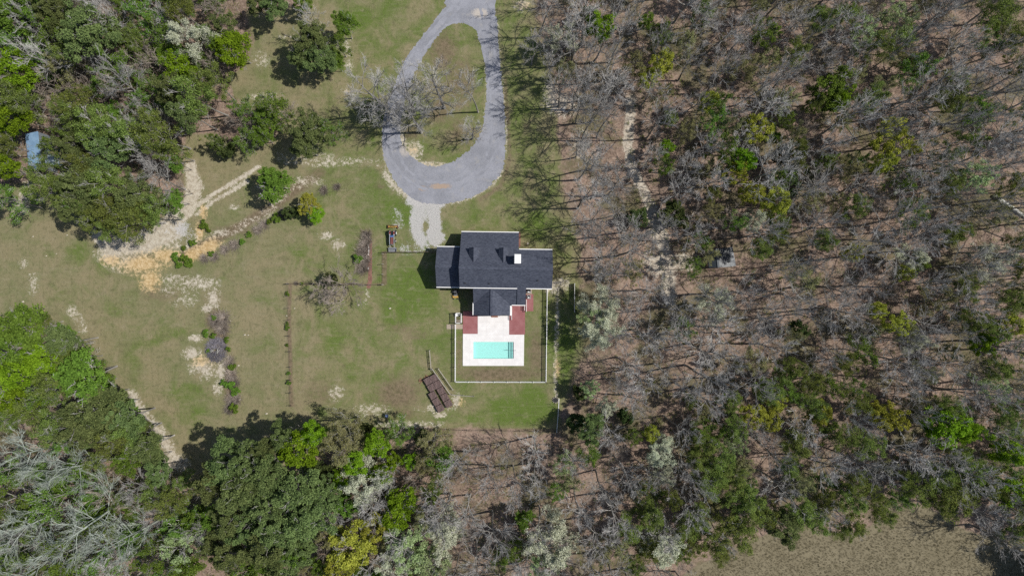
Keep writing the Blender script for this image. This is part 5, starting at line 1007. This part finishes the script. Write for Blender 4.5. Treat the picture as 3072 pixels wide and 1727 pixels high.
# --- bushes
for a in [('tangle', 1098, 704, 20, 1.6), ('tangle', 1094, 735, 24, 1.8), ('tangle', 1085, 758, 24, 1.8), ('shrub', 1076, 772, 20, 1.7, 'dark green shrub in the brown hedge bed'), ('tangle', 1095, 780, 22, 1.8), ('tangle', 1088, 806, 22, 1.8), ('tangle', 1102, 720, 16, 1.4),
          ('tangle', 645, 962, 26, 1.4), ('tangle', 668, 955, 26, 1.4), ('tangle', 665, 985, 24, 1.4), ('shrub', 617, 998, 16, 1.4), ('shrub', 640, 1006, 12, 1.2), ('shrub', 643, 950, 12, 1.1), ('shrub', 680, 1018, 12, 1.2), ('shrub', 684, 1046, 10, 1.2), ('shrub', 625, 1054, 10, 1.1), ('shrub', 694, 1100, 16, 1.3), ('shrub', 672, 1148, 12, 1.2), ('shrub', 688, 1160, 22, 1.7), ('shrub', 708, 1175, 18, 1.5), ('shrub', 700, 1222, 20, 1.5, 'bright green shrub at the lower end of the brush row'), ('tangle', 690, 1125, 22, 1.3), ('tangle', 700, 1145, 20, 1.3), ('tangle', 690, 1200, 22, 1.3), ('tangle', 684, 1230, 18, 1.2), ('tangle', 684, 1085, 20, 1.3), ('tangle', 706, 1200, 18, 1.2),
          ('shrub', 615, 672, 20, 1.7), ('shrub', 624, 688, 12, 1.3), ('shrub', 578, 728, 14, 1.3), ('shrub', 553, 745, 12, 1.2), ('shrub', 525, 768, 18, 1.5), ('shrub', 552, 776, 20, 1.6), ('shrub', 538, 790, 16, 1.4), ('shrub', 565, 790, 18, 1.5), ('shrub', 633, 762, 11, 1.1), ('shrub', 728, 728, 14, 1.2), ('shrub', 745, 704, 12, 1.2), ('tangle', 700, 735, 20, 1.0), ('tangle', 672, 748, 18, 1.0), ('tangle', 640, 770, 18, 1.0), ('tangle', 770, 690, 18, 1.0), ('tangle', 790, 672, 20, 1.1), ('shrub', 830, 655, 18, 1.5), ('shrub', 808, 668, 12, 1.2), ('tangle', 850, 640, 20, 1.2), ('tangle', 970, 570, 18, 1.2), ('tangle', 610, 775, 16, .9),
          ('shrub', 860, 972, 9, .9), ('shrub', 861, 985, 9, .8), ('shrub', 863, 1035, 8, .8), ('shrub', 866, 1120, 8, .8), ('shrub', 867, 1148, 9, .9), ('shrub', 904, 850, 7, .7), ('tangle', 887, 850, 8, .7), ('shrub', 862, 880, 10, .9), ('tangle', 1010, 560, 14, 1.0)]:
    tree(*a)
# purple-grey brush pile
x, y = W(650, 1048); pl = MB()
for k in range(1500):
    a = rng.uniform(0, 6.28); rr = 2.0 * math.sqrt(rng.random()); z = .8 * (1 - (rr / 2.2) ** 2) * rng.random(); d = np.array((math.cos(a), math.sin(a), 0)) * .7 + rng.normal(size=3) * np.array((.7, .7, .3))
    p = np.array((math.cos(a) * rr, math.sin(a) * rr * 1.2, z + .05)); d /= np.linalg.norm(d); pl.tube([p, p + d * rng.uniform(.4, 1.1)], [.018, .008], 3, False)
t = barkmat('purple_grey_twigs', (.12, .115, .135), (.24, .225, .25)); bpile = empty('brush_pile', (x, y, 0), label='round purple-grey pile of cut brush in the left field', cat='brush pile'); pl.build('twigs', t, bpile)
for k, (dx, dy, a) in enumerate(((-.7, -.1, .4), (-.5, -.25, .55), (.6, -.1, 1.2), (.75, -.35, .8))):
    m = MB(); c_, s_ = math.cos(a), math.sin(a); m.tube([(dx - c_ * .5, dy - s_ * .5, .7), (dx, dy, .86), (dx + c_ * .5, dy + s_ * .5, .9)], [.05, .05, .03], 6); m.build('branch', 'log', bpile)

# ------------------------------------------------------------------ stuff: undergrowth, meadow tufts, weeds
def scatter(poly, n, bounds):
    out = []; B = np.random.default_rng(5)
    u = B.uniform(bounds[0], bounds[2], n * 3); v = B.uniform(bounds[1], bounds[3], n * 3); k = pip(poly, u, v); return np.stack([u[k], v[k]], 1)[:n]
wood = scatter(F_RIGHT, 5200, (1340, -30, 3110, 1760)); wood2 = scatter(P_TL, 1100, (-40, -30, 900, 700)); wood3 = scatter([(0, 1000), (150, 1010), (300, 1150), (430, 1330), (640, 1540), (900, 1420), (1130, 1340), (1340, 1320), (1340, 1760), (0, 1760)], 1800, (0, 1000, 1340, 1760))
m = MB()
for u, v in np.concatenate([wood, wood2, wood3]):
    x, y = W(u, v); hh = rng.uniform(.3, 1.6); lx, ly = rng.normal(size=2) * .3
    for k in range(3):
        a = rng.uniform(0, 6.28); e = np.array((x + math.cos(a) * hh * .5, y + math.sin(a) * hh * .5, hh * rng.uniform(.4, 1))); m.tube([(x + rng.normal() * .1, y + rng.normal() * .1, 0), e], [.02, .008], 3, False)
        m.tube([e * .5 + np.array((x, y, 0)) * .5, e + rng.normal(size=3) * .3 * hh], [.012, .006], 3, False)
o = m.build('undergrowth', 'twig_brown'); tag(o, 'thin brown twigs and seedlings covering the forest floor', 'undergrowth', kind='stuff')
m = MB()
for u, v in np.concatenate([wood[:2600], wood3[:1100], wood2[:700]]):
    x, y = W(u + rng.normal() * 12, v + rng.normal() * 12); k = rng.integers(12, 40); rr = rng.uniform(.3, 1.0)
    p = np.stack([x + rng.normal(size=k) * rr * .5, y + rng.normal(size=k) * rr * .5, rng.uniform(.1, .9, k)], 1); m.leaves(p, .16, np.clip(rng.normal(size=k) * .2 + rng.uniform(.2, .7), 0, 1), .7)
o = m.build('ground_ivy', M['soft'], tone=True); tag(o, 'low green leafy ground plants between the trees', 'ground plants', kind='stuff')
mead = scatter([(2080, 1727), (2251, 1640), (2304, 1620), (2411, 1605), (2560, 1625), (2650, 1590), (2690, 1500), (2780, 1540), (2900, 1600), (3080, 1660), (3080, 1760), (2060, 1760)], 4200, (2060, 1490, 3090, 1760))
m = MB()
for u, v in mead:
    x, y = W(u, v); k = 5
    for j in range(k):
        a = rng.uniform(0, 6.28); d = rng.uniform(.08, .22); w_ = .02; px, py = -math.sin(a) * w_, math.cos(a) * w_; hh = rng.uniform(.08, .3)
        ex, ey = x + math.cos(a) * d, y + math.sin(a) * d; m.add([(x - px, y - py, 0), (x + px, y + py, 0), (ex + px * .4, ey + py * .4, hh), (ex - px * .4, ey - py * .4, hh)], [(0, 1, 2, 3)], np.full(4, rng.random()))
o = m.build('meadow_grass', leafmat('dry_grass', (.15, .135, .075), (.27, .24, .15), .05, .3), tone=True); tag(o, 'dry tan tussock grass of the lower right meadow', 'grass', kind='stuff')

# ------------------------------------------------------------------ labels that single out each tree
LM = [('house chimney', 1552, 776), ('swimming pool', 1480, 1050), ('tractor', 1176, 716), ('barn', 110, 455), ('small dark shed', 2165, 772), ('fire pit', 1666, 1199), ('white fallen trunk', 3025, 625), ('brick stacks', 1307, 1185), ('top of the driveway', 1420, 30), ('driveway island', 1330, 300), ('brush pile', 650, 1048), ('orange clay bank', 625, 735),
      ('upper sandy trail end', 1894, 330), ('sandy woods clearing', 1995, 790), ('upper right corner', 3072, 0), ('lower right corner', 3072, 1727), ('upper left corner', 0, 0), ('lower left corner', 0, 1727), ('bottom edge middle', 1536, 1727), ('right edge middle', 3072, 863), ('left tip of the meadow', 2060, 1700), ('top tip of the meadow', 2690, 1500), ('left edge middle', 0, 863), ('pool fence corner', 1640, 1143), ('lower wire fence end', 1185, 1281), ('hedge bed', 1095, 770), ('long dark fallen trunk', 2930, 682), ('rutted track', 680, 575)]
handled = [(t[0], t[6], t[2], t[3], t[5], t[1]) for t in TREES if t[6]]
SHORT = {'brightest green tree in the upper woods near the driveway top': 'brightest green upper tree', 'yellow-green tree at the top of the sandy trail': 'yellow-green trail top tree', 'round olive evergreen beside the lower sandy trail': 'round olive evergreen', 'tall yellow-green tree in the right woods': 'tall yellow-green right tree', 'large bright green tree in the lower right woods': 'brightest lower right tree', 'tall white blossoming tree near the right edge': 'tall white blossoming tree', 'spreading green tree in the upper right woods': 'spreading upper right tree', 'compact yellow-green tree in the middle right woods': 'compact yellow-green tree', 'pale green tree near the top edge, right woods': 'pale top edge tree', 'wide pale blossoming tree in the woods below the dark roofed shed': 'wide pale blossoming tree', 'broad dark pine in the upper left corner woods': 'broad upper left pine', 'very wide whitish tree at the bottom edge, centre right': 'very wide whitish bottom tree', 'wide yellow-green tree at the bottom edge': 'wide yellow-green bottom tree', 'large bright green tree right of the big lower pines': 'brightest lower centre tree', 'dark pine at the lower right corner of the lawn': 'pine at the lawn corner', 'bright green tree in the middle woods above the round evergreen': 'bright mid woods tree', 'round bright green tree at the wood edge in the upper left': 'brightest upper left tree'}
def crownpx(u, v, h, kind):
    hc = h * (.55 if kind in ('shrub', 'tangle', 'ever') else .74); k = 1 / (1 - hc / H); return (u - 1536) * k + 1536, (v - 863.5) * k + 863.5
for o, lab, u, v, h, kd in handled:
    if lab in SHORT: LM.append((SHORT[lab], *crownpx(u, v, h, kd)))
DIR = ['right of', 'below and right of', 'below', 'below and left of', 'left of', 'above and left of', 'above', 'above and right of']
ORD = ['nearest', 'second nearest', 'third nearest', 'fourth nearest', 'fifth nearest', 'sixth nearest', 'seventh nearest', 'eighth nearest', 'ninth nearest', 'tenth nearest', 'eleventh nearest', 'twelfth nearest']
def autolabel(items):
    """items: (object, phrase, u, v). each label names a landmark, a direction and a rank"""
    keys = {}
    for o, ph, u, v in items:
        d, i = min((math.hypot(u - a, v - b_), i) for i, (_, a, b_) in enumerate(LM) if math.hypot(u - a, v - b_) > 14)
        _, a, b_ = LM[i]; q_ = int(round(math.atan2(v - b_, u - a) / (math.pi / 4))) % 8; keys.setdefault((ph, i, q_), []).append((d, id(o), o))
    for (ph, i, q_), L in keys.items():
        for n, (_, _, o) in enumerate(sorted(L, key=lambda e: e[0])): o['label'] = f'{ph}, {ORD[min(n, 11)]} {DIR[q_]} the {LM[i][0]}'
items = []
for o, kind, u, v, rr, h, lab in TREES:
    if not lab: items.append((o, NAME[kind][1], *crownpx(u, v, h, kind)))
for o, u, v in STONES: items.append((o, 'pale stone in the grass', u, v)); del o['_lm']
autolabel(items)
